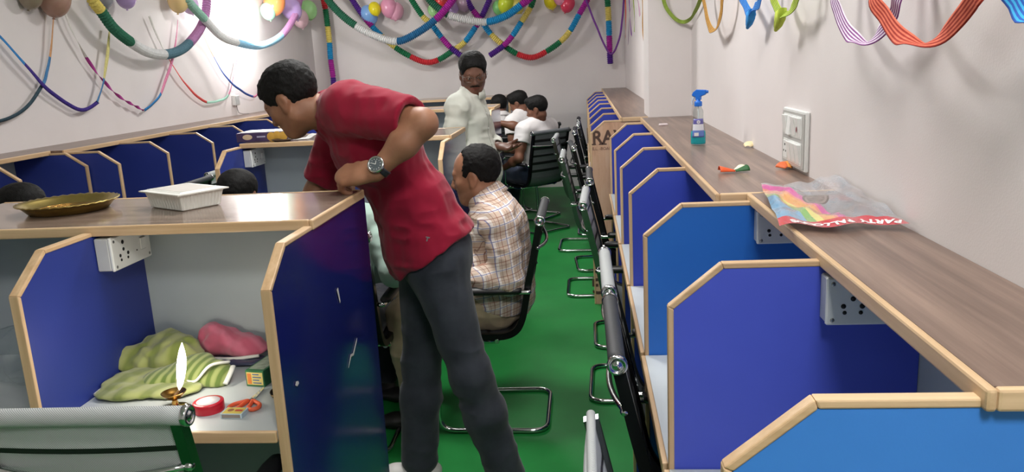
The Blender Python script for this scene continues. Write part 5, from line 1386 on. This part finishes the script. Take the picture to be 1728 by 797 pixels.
person('person behind the front counter at the left edge, only the dark hair showing', (-2.20, 3.10, 0), J, M['skin_b'], M['dark_cloth'], M['dark_cloth'], vox=.008, hands=dict(l=(((-1, 0, 0), (0, 0, -1), -1), {}), r=(((-1, 0, 0), (0, 0, -1), 1), {})), ease=.012, seedn=71, face=False)
J = seatedJ(-1.09, 3.20, 0, lean=.05, seat=.54, spread=.07); J['er'] = np.array([-.80, 3.09, .775])
person('person in a mint shirt behind the navy end panel, only a sleeve showing', (-1.09, 3.20, 0), J, M['skin_b'], M['mint'], M['dark_cloth'], vox=.008, hands=dict(l=(((0, 1, 0), (0, 0, -1), -1), {}), r=(((0, 1, 0), (0, 0, -1), 1), {})), ease=.014, seedn=81, face=False)

GARLANDS = [
    ('wide green, white and blue paper garland left of the middle of the back wall', 0.045, [('g2', [(-3.06, 9.55, 2.536), (-2.998, 9.55, 2.423), (-2.868, 9.55, 2.266), (-2.7, 9.55, 2.126)]), ('w', [(-2.7, 9.55, 2.126), (-2.478, 9.55, 1.997), (-2.209, 9.55, 1.914)]), ('b2', [(-2.209, 9.55, 1.914), (-1.949, 9.55, 2.003), (-1.723, 9.55, 2.142)]), ('m', [(-1.723, 9.55, 2.142), (-1.594, 9.55, 2.257), (-1.494, 9.55, 2.366), (-1.44, 9.55, 2.443)])]),
    ('green, white and blue paper garland looping across the right middle of the back wall', 0.045, [('g2', [(-1.844, 9.6, 2.47), (-1.787, 9.6, 2.373), (-1.687, 9.6, 2.272), (-1.571, 9.6, 2.191)]), ('w', [(-1.571, 9.6, 2.191), (-1.34, 9.6, 2.117), (-1.114, 9.6, 2.084)]), ('b', [(-1.114, 9.6, 2.084), (-0.877, 9.6, 2.146), (-0.696, 9.6, 2.257)]), ('m', [(-0.696, 9.6, 2.257), (-0.602, 9.6, 2.319), (-0.535, 9.6, 2.396)])]),
    ('purple to red to blue paper garland loop hanging lowest left of centre', 0.036, [('p', [(-2.853, 9.86, 2.549), (-2.777, 9.86, 2.411), (-2.679, 9.86, 2.251)]), ('m', [(-2.679, 9.86, 2.251), (-2.579, 9.86, 2.118)]), ('b', [(-2.579, 9.86, 2.118), (-2.476, 9.86, 2.005)]), ('y', [(-2.476, 9.86, 2.005), (-2.309, 9.86, 1.854)]), ('g', [(-2.309, 9.86, 1.854), (-2.131, 9.86, 1.737)]), ('r', [(-2.131, 9.86, 1.737), (-1.942, 9.86, 1.655), (-1.777, 9.86, 1.676)]), ('g', [(-1.777, 9.86, 1.676), (-1.583, 9.86, 1.781)]), ('y', [(-1.583, 9.86, 1.781), (-1.429, 9.86, 1.88)]), ('b', [(-1.429, 9.86, 1.88), (-1.286, 9.86, 2.049)]), ('m', [(-1.286, 9.86, 2.049), (-1.206, 9.86, 2.163)]), ('p', [(-1.206, 9.86, 2.163), (-1.101, 9.86, 2.352), (-1.059, 9.86, 2.446)])]),
    ("green to purple paper garland strand ending behind the standing man's head", 0.036, [('g', [(-2.093, 9.83, 2.503), (-2.05, 9.83, 2.403), (-1.932, 9.83, 2.208)]), ('y', [(-1.932, 9.83, 2.208), (-1.836, 9.83, 2.112)]), ('b', [(-1.836, 9.83, 2.112), (-1.715, 9.83, 1.943)]), ('m', [(-1.715, 9.83, 1.943), (-1.613, 9.83, 1.818)]), ('p', [(-1.613, 9.83, 1.818), (-1.459, 9.83, 1.689)])]),
    ('purple to magenta paper garland loop right of the standing man', 0.036, [('p', [(-1.43, 9.87, 2.468), (-1.378, 9.87, 2.368), (-1.312, 9.87, 2.246)]), ('m', [(-1.312, 9.87, 2.246), (-1.231, 9.87, 2.137)]), ('b', [(-1.231, 9.87, 2.137), (-1.11, 9.87, 1.955)]), ('y', [(-1.11, 9.87, 1.955), (-0.971, 9.87, 1.821)]), ('g', [(-0.971, 9.87, 1.821), (-0.794, 9.87, 1.698)]), ('r', [(-0.794, 9.87, 1.698), (-0.613, 9.87, 1.646), (-0.436, 9.87, 1.708)]), ('g', [(-0.436, 9.87, 1.708), (-0.258, 9.87, 1.819)]), ('y', [(-0.258, 9.87, 1.819), (-0.138, 9.87, 1.939)]), ('b', [(-0.138, 9.87, 1.939), (-0.025, 9.87, 2.12)]), ('m', [(-0.025, 9.87, 2.12), (0.072, 9.87, 2.273), (0.132, 9.87, 2.379)])]),
    ('green, yellow, blue and purple paper garland strand crossing right of the standing man', 0.036, [('g', [(-0.518, 9.8, 2.411), (-0.565, 9.8, 2.318), (-0.605, 9.8, 2.231)]), ('y', [(-0.605, 9.8, 2.231), (-0.72, 9.8, 2.072)]), ('b', [(-0.72, 9.8, 2.072), (-0.835, 9.8, 1.918)]), ('m', [(-0.835, 9.8, 1.918), (-0.95, 9.8, 1.804)]), ('p', [(-0.95, 9.8, 1.804), (-1.131, 9.8, 1.693)])]),
    ('straight paper garland hanging down the left end of the back wall', 0.036, [('r', [(-3.188, 9.9, 2.557), (-3.163, 9.9, 2.364)]), ('g', [(-3.163, 9.9, 2.364), (-3.155, 9.9, 2.15)]), ('y', [(-3.155, 9.9, 2.15), (-3.152, 9.9, 1.955)]), ('b', [(-3.152, 9.9, 1.955), (-3.158, 9.9, 1.752)]), ('m', [(-3.158, 9.9, 1.752), (-3.149, 9.9, 1.532)]), ('p', [(-3.149, 9.9, 1.532), (-3.155, 9.9, 1.399)])]),
    ('straight paper garland hanging down the right end of the back wall', 0.036, [('g', [(0.316, 9.9, 2.358), (0.326, 9.9, 2.192)]), ('y', [(0.326, 9.9, 2.192), (0.33, 9.9, 2.033)]), ('b', [(0.33, 9.9, 2.033), (0.333, 9.9, 1.859)]), ('m', [(0.333, 9.9, 1.859), (0.335, 9.9, 1.662)]), ('p', [(0.335, 9.9, 1.662), (0.339, 9.9, 1.521)])]),
    ('thick yellow, green, white and grey blue paper garland loop on the left wall', 0.036, [('y', [(-3.28, 5.225, 2.204), (-3.28, 5.26, 2.141), (-3.28, 5.326, 2.087)]), ('g2', [(-3.28, 5.326, 2.087), (-3.28, 5.449, 1.973), (-3.28, 5.648, 1.879)]), ('w', [(-3.28, 5.648, 1.879), (-3.28, 5.855, 1.813), (-3.28, 6.094, 1.797)]), ('b3', [(-3.28, 6.094, 1.797), (-3.28, 6.327, 1.827), (-3.28, 6.527, 1.896)]), ('m2', [(-3.28, 6.527, 1.896), (-3.28, 6.751, 2.02), (-3.28, 6.889, 2.156), (-3.28, 6.977, 2.343)])]),
    ('green and blue paper garland loop painted paler by glare around the bright lamp on the left wall', 0.034, [('g3', [(-3.22, 6.44, 2.288), (-3.22, 6.499, 2.212), (-3.22, 6.727, 2.095)]), ('w', [(-3.22, 6.727, 2.095), (-3.22, 6.995, 1.964), (-3.22, 7.327, 1.909)]), ('b4', [(-3.22, 7.327, 1.909), (-3.22, 7.88, 1.891), (-3.22, 8.475, 2.006)]), ('m2', [(-3.22, 8.475, 2.006), (-3.22, 8.963, 2.247), (-3.22, 9.235, 2.507)])]),
]
STREAMERS = [
    ('blue and dark purple crepe streamer swagging across the far left of the left wall', 0.034, [('sb', [(-3.37, 4.284, 2.025), (-3.37, 4.433, 1.894), (-3.37, 4.592, 1.741)]), ('sp', [(-3.37, 4.592, 1.741), (-3.37, 4.766, 1.583), (-3.37, 4.944, 1.48), (-3.37, 5.088, 1.429), (-3.37, 5.267, 1.475)])]),
    ('orange and blue crepe streamer falling from the brown balloons at far left', 0.028, [('so', [(-3.38, 4.985, 2.109), (-3.38, 4.925, 1.952), (-3.38, 4.863, 1.785)]), ('sb2', [(-3.38, 4.863, 1.785), (-3.38, 4.81, 1.693), (-3.38, 4.741, 1.603)]), ('st', [(-3.38, 4.741, 1.603), (-3.38, 4.533, 1.468), (-3.38, 4.32, 1.416), (-3.38, 4.18, 1.414)])]),
    ('yellow and blue crepe streamer under the thick garland on the left wall', 0.034, [('sy', [(-3.36, 5.541, 1.993), (-3.36, 5.472, 1.847), (-3.36, 5.363, 1.63)]), ('sb2', [(-3.36, 5.363, 1.63), (-3.36, 5.314, 1.554), (-3.36, 5.251, 1.475)])]),
    ('white crepe streamer turning into twisted purple and pink on the left wall', 0.03, [('sw', [(-3.375, 5.068, 2.07), (-3.375, 5.112, 1.958), (-3.375, 5.235, 1.774)]), ('sm', [(-3.375, 5.235, 1.774), (-3.375, 5.312, 1.685), (-3.375, 5.384, 1.618), (-3.375, 5.503, 1.522), (-3.375, 5.637, 1.456), (-3.375, 5.843, 1.381)])]),
    ('blue and pink crepe streamer rising to the right on the left wall', 0.034, [('sb', [(-3.365, 5.826, 1.382), (-3.365, 5.966, 1.424), (-3.365, 6.111, 1.496)]), ('spk', [(-3.365, 6.111, 1.496), (-3.365, 6.239, 1.623), (-3.365, 6.348, 1.741), (-3.365, 6.454, 1.909), (-3.365, 6.543, 2.085)])]),
    ('white and red crepe streamer left of the wall lamp', 0.028, [('sw', [(-3.37, 6.11, 2.096), (-3.37, 6.205, 1.927), (-3.37, 6.317, 1.765)]), ('sr', [(-3.37, 6.317, 1.765), (-3.37, 6.467, 1.609), (-3.37, 6.64, 1.489), (-3.37, 6.803, 1.409), (-3.37, 6.909, 1.383)])]),
    ('mint and pink crepe streamer under the wall lamp', 0.028, [('smt', [(-3.365, 6.876, 1.384), (-3.365, 7.114, 1.388), (-3.365, 7.315, 1.433)]), ('spk', [(-3.365, 7.315, 1.433), (-3.365, 7.48, 1.596), (-3.365, 7.671, 1.832)])]),
    ('orange and blue crepe streamer right of the red one below the lamp', 0.028, [('so', [(-3.36, 6.916, 2.031), (-3.36, 7.013, 1.894), (-3.36, 7.111, 1.79)]), ('sb3', [(-3.36, 7.111, 1.79), (-3.36, 7.272, 1.628), (-3.36, 7.494, 1.499), (-3.36, 7.886, 1.39)]), ('spk', [(-3.36, 7.886, 1.39), (-3.36, 8.09, 1.46), (-3.36, 8.316, 1.577)])]),
    ('thin purple crepe streamer making a V in the right corner of the back wall', 0.03, [('sv', [(0.046, 9.75, 2.361), (0.084, 9.75, 2.224), (0.189, 9.75, 1.945), (0.282, 9.75, 1.719), (0.344, 9.75, 1.64)]), ('sv', [(0.344, 9.75, 1.64), (0.409, 9.75, 1.713), (0.47, 9.75, 1.916), (0.519, 9.75, 2.334)])]),
]
RIBBONS = [
    ('lime green ribbon loop at the pillar corner', 0.032, ('rl', 'rl2'), [(0.482, 4.92, 1.965), (0.505, 4.92, 1.875), (0.561, 4.92, 1.804), (0.613, 4.92, 1.784), (0.635, 4.748, 1.805), (0.635, 4.466, 1.865), (0.635, 4.381, 1.913)]),
    ('gold striped ribbon loop right of the pillar', 0.04, ('rg', 'rg2'), [(0.6, 4.08, 1.891), (0.6, 4.021, 1.815), (0.6, 3.945, 1.745), (0.6, 3.82, 1.697), (0.6, 3.673, 1.712), (0.6, 3.568, 1.762), (0.6, 3.499, 1.845)]),
    ('blue striped ribbon with a knotted end on the right wall', 0.04, ('rb', 'rb2'), [(0.6, 3.143, 1.816), (0.6, 3.051, 1.763), (0.6, 2.954, 1.725), (0.6, 2.906, 1.746), (0.6, 2.831, 1.749), (0.6, 2.78, 1.787)]),
    ('lime striped ribbon loop beside the knotted blue ribbon', 0.04, ('ry', 'ry2'), [(0.6, 2.629, 1.775), (0.6, 2.594, 1.734), (0.6, 2.523, 1.702), (0.6, 2.445, 1.701), (0.6, 2.355, 1.722), (0.6, 2.309, 1.75)]),
    ('white and purple striped ribbon loop behind the orange one on the right wall', 0.044, ('rw', 'rw2'), [(0.6, 1.995, 1.725), (0.6, 1.971, 1.68), (0.6, 1.906, 1.637), (0.6, 1.823, 1.609), (0.6, 1.764, 1.604), (0.6, 1.686, 1.625), (0.6, 1.629, 1.656), (0.6, 1.605, 1.694)]),
    ('orange red striped ribbon loop, largest on the right wall', 0.044, ('ro', 'ro2'), [(0.575, 1.661, 1.7), (0.575, 1.601, 1.65), (0.575, 1.536, 1.615), (0.575, 1.467, 1.599), (0.575, 1.423, 1.596), (0.575, 1.352, 1.608), (0.575, 1.299, 1.633), (0.575, 1.262, 1.656), (0.575, 1.242, 1.666)]),
    ('blue striped ribbon cut by the right edge of the photo', 0.044, ('rb3', 'rb2'), [(0.59, 1.186, 1.673), (0.59, 1.167, 1.652), (0.59, 1.143, 1.632), (0.59, 1.12, 1.62), (0.59, 1.085, 1.614), (0.59, 1.05, 1.626), (0.59, 1.037, 1.653)]),
    ('red ribbon end hanging on the far right wall', 0.04, ('rr', 'rr'), [(0.47, 8.589, 2.258), (0.47, 8.657, 2.06), (0.47, 8.777, 1.882), (0.47, 8.867, 1.798)]),
    ('purple ribbon end hanging on the far right wall behind the red one', 0.04, ('rv', 'rv'), [(0.48, 8.138, 2.221), (0.48, 8.178, 2.089), (0.48, 8.031, 1.912), (0.48, 7.874, 1.795)]),
    ('lilac ribbon end hanging lowest on the far right wall', 0.034, ('rlc', 'rlc'), [(0.5, 8.433, 2.045), (0.5, 8.696, 1.878), (0.5, 8.855, 1.727)]),
    ('lime ribbon end hanging on the far right wall', 0.036, ('rl', 'rl2'), [(0.47, 7.35, 2.159), (0.47, 7.311, 1.984), (0.47, 7.355, 1.812)]),
    ('mauve ribbon end hanging short on the far right wall', 0.034, ('rmv', 'rmv'), [(0.48, 7.112, 2.14), (0.48, 6.849, 2.005), (0.48, 6.728, 1.918)]),
    ('gold ribbon end hanging just left of the pillar', 0.05, ('rg', 'rg2'), [(0.42, 5.476, 2.013), (0.42, 5.55, 1.888), (0.42, 5.57, 1.773), (0.42, 5.433, 1.665)]),
]
BALLOONS = [
    ('yellow', (-2.519, 9.82, 2.331), 0.074, 'yellow balloon in front of the blue and pink balloons'),
    ('lblue', (-2.621, 9.9, 2.271), 0.105, 'pale blue balloon beside the small yellow one'),
    ('pink', (-2.355, 9.88, 2.34), 0.104, 'pink balloon right of the yellow one on the back wall'),
    ('pink2', (-2.281, 9.93, 2.296), 0.097, 'second pink balloon tucked behind the first on the back wall'),
    ('red', (-1.695, 9.9, 2.402), 0.096, 'red balloon above the middle of the back wall'),
    ('lgreen', (-1.797, 9.88, 2.274), 0.074, 'pale green balloon below the red one'),
    ('lilac', (-1.563, 9.9, 2.297), 0.081, 'lilac balloon right of the pale green one'),
    ('mauve', (-1.438, 9.93, 2.362), 0.103, 'mauve balloon at the top of the back wall behind the garlands'),
    ('lime', (-0.901, 9.86, 2.306), 0.095, 'lime balloon right of the standing man'),
    ('green', (-0.996, 9.92, 2.267), 0.081, 'green balloon peeking from behind the lime one'),
    ('yellow2', (-0.776, 9.9, 2.267), 0.080, 'pale yellow balloon right of the lime one'),
    ('yellow', (-0.362, 9.88, 2.298), 0.080, 'yellow balloon left of the crimson one'),
    ('pink', (-0.26, 9.86, 2.346), 0.087, 'pink balloon between the yellow and crimson ones'),
    ('crimson', (-0.156, 9.87, 2.259), 0.087, 'crimson balloon at the top right of the back wall'),
    ('orange', (-3.28, 8.532, 2.357), 0.114, 'orange balloon beside the wall lamp'),
    ('mint', (-3.33, 8.45, 2.269), 0.080, 'mint balloon below the orange one'),
    ('lilac', (-3.28, 9.017, 2.325), 0.113, "lilac balloon behind the leaning man's head"),
    ('lgreen', (-3.26, 9.541, 2.342), 0.104, 'pale green balloon right of the lilac one by the lamp'),
    ('palepink', (-3.33, 9.44, 2.244), 0.096, 'pale pink balloon below the lilac one'),
    ('peach', (-3.3, 6.474, 2.243), 0.086, 'peach balloon left of the wall lamp'),
    ('lilac2', (-3.34, 6.739, 2.23), 0.072, 'faint lilac balloon right of the peach one'),
    ('lilac', (-3.3, 5.697, 2.213), 0.073, 'lilac balloon over the thick garland'),
    ('brownpink', (-3.33, 4.933, 2.14), 0.092, 'dusty brown balloon above the orange streamer'),
    ('brown', (-3.35, 4.736, 2.148), 0.068, 'small dusty brown balloon at the top left corner'),
    ('greybl', (-3.36, 5.497, 2.198), 0.066, 'grey balloon behind the yellow end of the thick garland'),
]
PAP = {'g': (34, 120, 78), 'g2': (48, 112, 86), 'g3': (150, 196, 178), 'w': (226, 226, 226), 'b': (36, 150, 208), 'b2': (44, 110, 160), 'b3': (96, 132, 148), 'b4': (150, 196, 222), 'm': (176, 44, 160), 'm2': (196, 140, 190), 'p': (84, 40, 140), 'y': (232, 212, 112), 'r': (214, 52, 62),  # the palest green and blue have the lamp's glare in their colour
       'sb': (46, 130, 200), 'sp': (62, 44, 132), 'so': (216, 160, 112), 'sb2': (74, 132, 186), 'st': (50, 72, 84), 'sy': (226, 216, 140), 'sw': (222, 218, 212), 'sm': (170, 56, 140), 'spk': (232, 140, 176), 'sr': (224, 84, 80), 'smt': (170, 220, 200), 'sb3': (62, 92, 170), 'sv': (120, 60, 150),
       'rl': (150, 176, 72), 'rl2': (136, 162, 66), 'rg': (214, 160, 60), 'rg2': (134, 90, 50), 'rb': (50, 140, 214), 'rb2': (40, 90, 190), 'rb3': (56, 176, 234), 'ry': (188, 206, 78), 'ry2': (120, 150, 40), 'rw': (236, 224, 240), 'rw2': (136, 70, 140), 'ro': (232, 116, 88), 'ro2': (166, 46, 34), 'rr': (200, 80, 64), 'rv': (134, 60, 168), 'rlc': (196, 172, 198), 'rmv': (176, 140, 160)}
def paper(c):
    if ('pap', c) not in M:
        k = NT('paper_' + c); v = k.coords('Object'); f = k.noise(v, 60, 3); col = PAP[c]
        k.color(k.ramp(f, [(.3, mix(col, (0, 0, 0), .08)), (.7, mix(col, (255, 255, 255), .06))])); k.set(.75, spec=.2)
        M[('pap', c)] = k.m
    return M[('pap', c)]
thread = M['thread']
def resample(path, step):
    P = [Vector(p) for p in path]; out = [P[0]]; acc = 0; 
    L = [0]
    for i in range(1, len(P)): L.append(L[-1] + (P[i] - P[i - 1]).length)
    n = max(2, int(L[-1] / step)); j = 0
    out = []
    for i in range(n + 1):
        s_ = L[-1] * i / n
        while j < len(P) - 2 and L[j + 1] < s_: j += 1
        out.append(P[j].lerp(P[j + 1], (s_ - L[j]) / max(L[j + 1] - L[j], 1e-9)))
    return out
for lab, r, segs in GARLANDS:
    pts = [];  brk = []
    for c, p in segs:
        pts += [q for q in p if not pts or (Vector(q) - Vector(pts[-1])).length > 1e-4]; brk.append(Vector(p[-1]))
    path = resample(catmull(pts, 10), .0115)
    cols = [c for c, _ in segs]; uniq = list(dict.fromkeys(cols))
    mb = MB(); mid = pts[len(pts) // 2]
    # accordion tissue rings: the radius jumps between fold ridges and grooves
    bi = [min(range(len(path)), key=lambda i: (path[i] - b).length) for b in brk]; bi[-1] = len(path) - 1
    st = 0
    for (c, _), e in zip(segs, bi):
        sub_ = path[st:e + 1]
        if len(sub_) >= 2:
            R = [r * (1.10 if i % 2 else .80) * (1 if 0 < i < len(sub_) - 1 else .8) for i in range(len(sub_))]
            mb.tube(sub_, R, 12, uniq.index(c))
        st = e
    for k in range(len(mb.sm)): mb.sm[k] = False
    g = mb.build('paper_garland', [paper(c) for c in uniq], None, mid); tag(g, lab, 'garland', 'paper garlands')
    for e in (path[0], path[-1]):
        if e.z > 2.25: MB().tube([e, (e.x + (0.0), e.y, ZC - .001)], .0015, 6).build('hanging_thread', thread, g).location = -Vector(mid)
def strip(path, width, wall_n, twist, mats, name, cols=1, step=.012, th=.0008, wob=.0, seed=0):
    P = resample(catmull(path, 8), step); n = len(P); rows = []; N = Vector(wall_n)
    rnd = random.Random(seed)
    ph = [rnd.uniform(0, 6) for _ in range(4)]
    for i, p in enumerate(P):
        t = (P[min(i + 1, n - 1)] - P[max(i - 1, 0)]).normalized(); B = t.cross(N).normalized()
        a = twist(i / (n - 1)); d = B * math.cos(a) + N * math.sin(a)
        o = N * (wob * math.sin(i * .09 + ph[0])) + d * wob * .3 * math.sin(i * .31 + ph[1])
        rows.append([p + o + d * width * (k / (cols * 2) - .5) for k in range(cols * 2 + 1)] if cols > 1 else [p + o - d * width / 2, p + o, p + o + d * width / 2])
    return rows, P
for q, (lab, w, segs) in enumerate(STREAMERS):
    allp = []; brk = []
    for c, p in segs: allp += [x for x in p if not allp or (Vector(x) - Vector(allp[-1])).length > 1e-4]; brk.append(Vector(p[-1]))
    back = abs(allp[0][1] - allp[-1][1]) < .02 and abs(allp[0][1] - 9.75) < .01
    N = (0, -1, 0) if back else (1, 0, 0)
    tw = (lambda f, q=q: .35 * math.sin(f * 7 + q)) if 'twisted' not in lab else (lambda f: f * f * 18)
    rows, P = strip(allp, w * .75, N, tw, None, '', wob=.004, seed=q)
    bi = [min(range(len(P)), key=lambda i: (P[i] - b).length) for b in brk]; bi[-1] = len(P)
    uniq = list(dict.fromkeys(c for c, _ in segs))
    def mf(i, j, bi=bi, segs=segs, uniq=uniq):
        for k, b in enumerate(bi):
            if i < b: return uniq.index(segs[k][0])
        return 0
    g = MB().sheet(rows, .0012, 0, True, mf).build('crepe_streamer', [paper(c) for c in uniq], None, allp[len(allp) // 2]); tag(g, lab, 'streamer', 'crepe streamers')
for q, (lab, w, cs, pts) in enumerate(RIBBONS):
    # taped to the wall above the picture
    on_pillar = abs(pts[0][1] - 4.92) < .01
    wx = .6585 if pts[0][1] < 4.9 else .5265
    tape = lambda p: (p[0], 4.958, p[2] + .07) if abs(p[1] - 4.92) < .01 else (wx, p[1], p[2] + .07)
    pts = [tape(pts[0])] + list(pts) + ([tape(pts[-1])] if q < 7 else [])
    if q < 7: tw = lambda f, a_=(.92 if q > 3 else .45): (PI * .5) * math.exp(-((f - .52) / .10) ** 2) * a_ + .3 * math.sin(f * 5)
    else: tw = lambda f, q=q: .4 * math.sin(f * 3 + q)
    rows, P = strip(pts, w * .72, (0, -1, 0) if on_pillar else (-1, 0, 0), tw, None, '', cols=5 if cs[0] != cs[1] else 1, wob=.0015, seed=q + 50)
    mf = (lambda i, j: (j % 2)) if cs[0] != cs[1] else (lambda i, j: 0)
    t = MB().sheet(rows, .0012, 0, True, mf)
    if 'knotted' in lab:
        k0 = Vector(pts[3])
        t.tube([k0 + Vector((0, a, b)) for a, b in ((.05, -.035), (.02, -.02), (-.005, .0), (-.02, .012), (-.01, -.012), (.02, -.03), (.055, -.045))], [.008, .014, .018, .014, .014, .012, .006], 12, 0)
    g = t.build('striped_ribbon' if cs[0] != cs[1] else 'ribbon', [paper(cs[0]), paper(cs[1])] if cs[0] != cs[1] else [paper(cs[0])], None, pts[len(pts) // 2]); tag(g, lab, 'ribbon', 'ribbons on the right wall')
BC = dict(yellow=(238, 222, 40), yellow2=(232, 220, 110), lblue=(132, 176, 232), pink=(232, 160, 190), pink2=(226, 166, 190), red=(222, 70, 70), lgreen=(168, 220, 150), lilac=(190, 160, 214), lilac2=(226, 196, 236), mauve=(178, 150, 172), lime=(206, 222, 60), green=(130, 196, 120), crimson=(222, 70, 100),
          orange=(240, 150, 90), mint=(176, 226, 196), palepink=(232, 196, 206), peach=(240, 208, 150), brownpink=(168, 132, 116), brown=(150, 136, 116), greybl=(150, 148, 156))
def balloon_mat(c):
    k = NT('balloon_' + c); k.b.inputs['Base Color'].default_value = lin(BC[c]); k.set(.22, spec=.5); k.b.inputs['Subsurface Weight'].default_value = .35; k.b.inputs['Subsurface Radius'].default_value = (.03, .03, .03)
    return k.m
for c, p, r, lab in BALLOONS:
    if ('bal', c) not in M: M[('bal', c)] = balloon_mat(c)
    o = thing('balloon', p, 0, lab, 'balloon', 'party balloons')
    T = Matrix.Rotation(random.uniform(-.5, .5), 4, 'X') @ Matrix.Rotation(random.uniform(-.5, .5), 4, 'Y')
    prof = [(0, r * 1.08)] + [(r * math.sin(a) , r * (1.08 * math.cos(a) if a < PI / 2 else 1.30 * math.cos(a))) for a in np.linspace(.15, PI - .12, 16)]
    MB().lathe(prof, 24, 0, T).build('balloon_skin', M[('bal', c)], o)
    MB().lathe([(r * .15, -r * 1.29), (r * .06, -r * 1.33), (r * .09, -r * 1.40), (r * .12, -r * 1.43)], 12, 0, T).build('knot', M[('bal', c)], o)
LIGHTS = [(-.8, 3.4, 40), (.32, -.35, 39), (.0, 1.9, 14), (-1.1, 6.5, 52)]

# ------------------------------------------------------------------ light and camera
def led_panel(x, y, w, h, power, label):
    t = thing('ceiling_light', (x, y, ZC - .03), 0, label, 'ceiling light', 'ceiling lights')
    MB().cbox((-w/2 - .02, -h/2 - .02, .002), (w/2 + .02, h/2 + .02, .03), .004).build('housing', M['plastic'], t)
    MB().box((-w/2, -h/2, -.002), (w/2, h/2, .002)).build('diffuser', M['led'], t)
    L = bpy.data.lights.new('ceiling_light_glow', 'AREA'); L.shape = 'RECTANGLE'; L.size = w; L.size_y = h; L.energy = power; L.color = (1.0, .985, .965)
    o = bpy.data.objects.new('ceiling_light_glow', L); COL.objects.link(o); o.parent = t; o.location = (0, 0, -.006)
    return t
def emit(name, c, s):
    k = NT(name); k.b.inputs['Base Color'].default_value = lin(c); k.b.inputs['Emission Color'].default_value = lin(c); k.b.inputs['Emission Strength'].default_value = s; return k.m
M['led'] = emit('led_diffuser', (255, 250, 240), 3.0)
for x, y, p in LIGHTS:
    led_panel(x, y, .55, .55, p, 'square ceiling light panel out of the picture')

cam = bpy.data.cameras.new('camera'); co = bpy.data.objects.new('camera', cam); COL.objects.link(co)
cam.sensor_fit = 'HORIZONTAL'; cam.sensor_width = 36.0; cam.lens = 36.0 * 1323.606 / 1728; cam.clip_start = 0.02
yaw, pitch, roll = map(math.radians, (-5.638, 12.476, -2.922))
f = Vector((math.sin(yaw) * math.cos(pitch), math.cos(yaw) * math.cos(pitch), -math.sin(pitch)))
r = Vector((math.cos(yaw), -math.sin(yaw), 0)); u = r.cross(f)
r2 = r * math.cos(roll) + u * math.sin(roll); u2 = -r * math.sin(roll) + u * math.cos(roll)
mw = Matrix((r2, u2, -f)).transposed().to_4x4(); mw.translation = (0, 0, 1.6)
co.matrix_world = mw
SC.camera = co
w = bpy.data.worlds.new('world'); SC.world = w; w.use_nodes = True
w.node_tree.nodes['Background'].inputs['Color'].default_value = (.8, .85, 1, 1); w.node_tree.nodes['Background'].inputs['Strength'].default_value = 0.05
vs = SC.view_settings; vs.view_transform = 'Standard'; vs.look = 'None'; vs.gamma = 1.0; vs.use_curve_mapping = False; vs.exposure = EXPOSURE
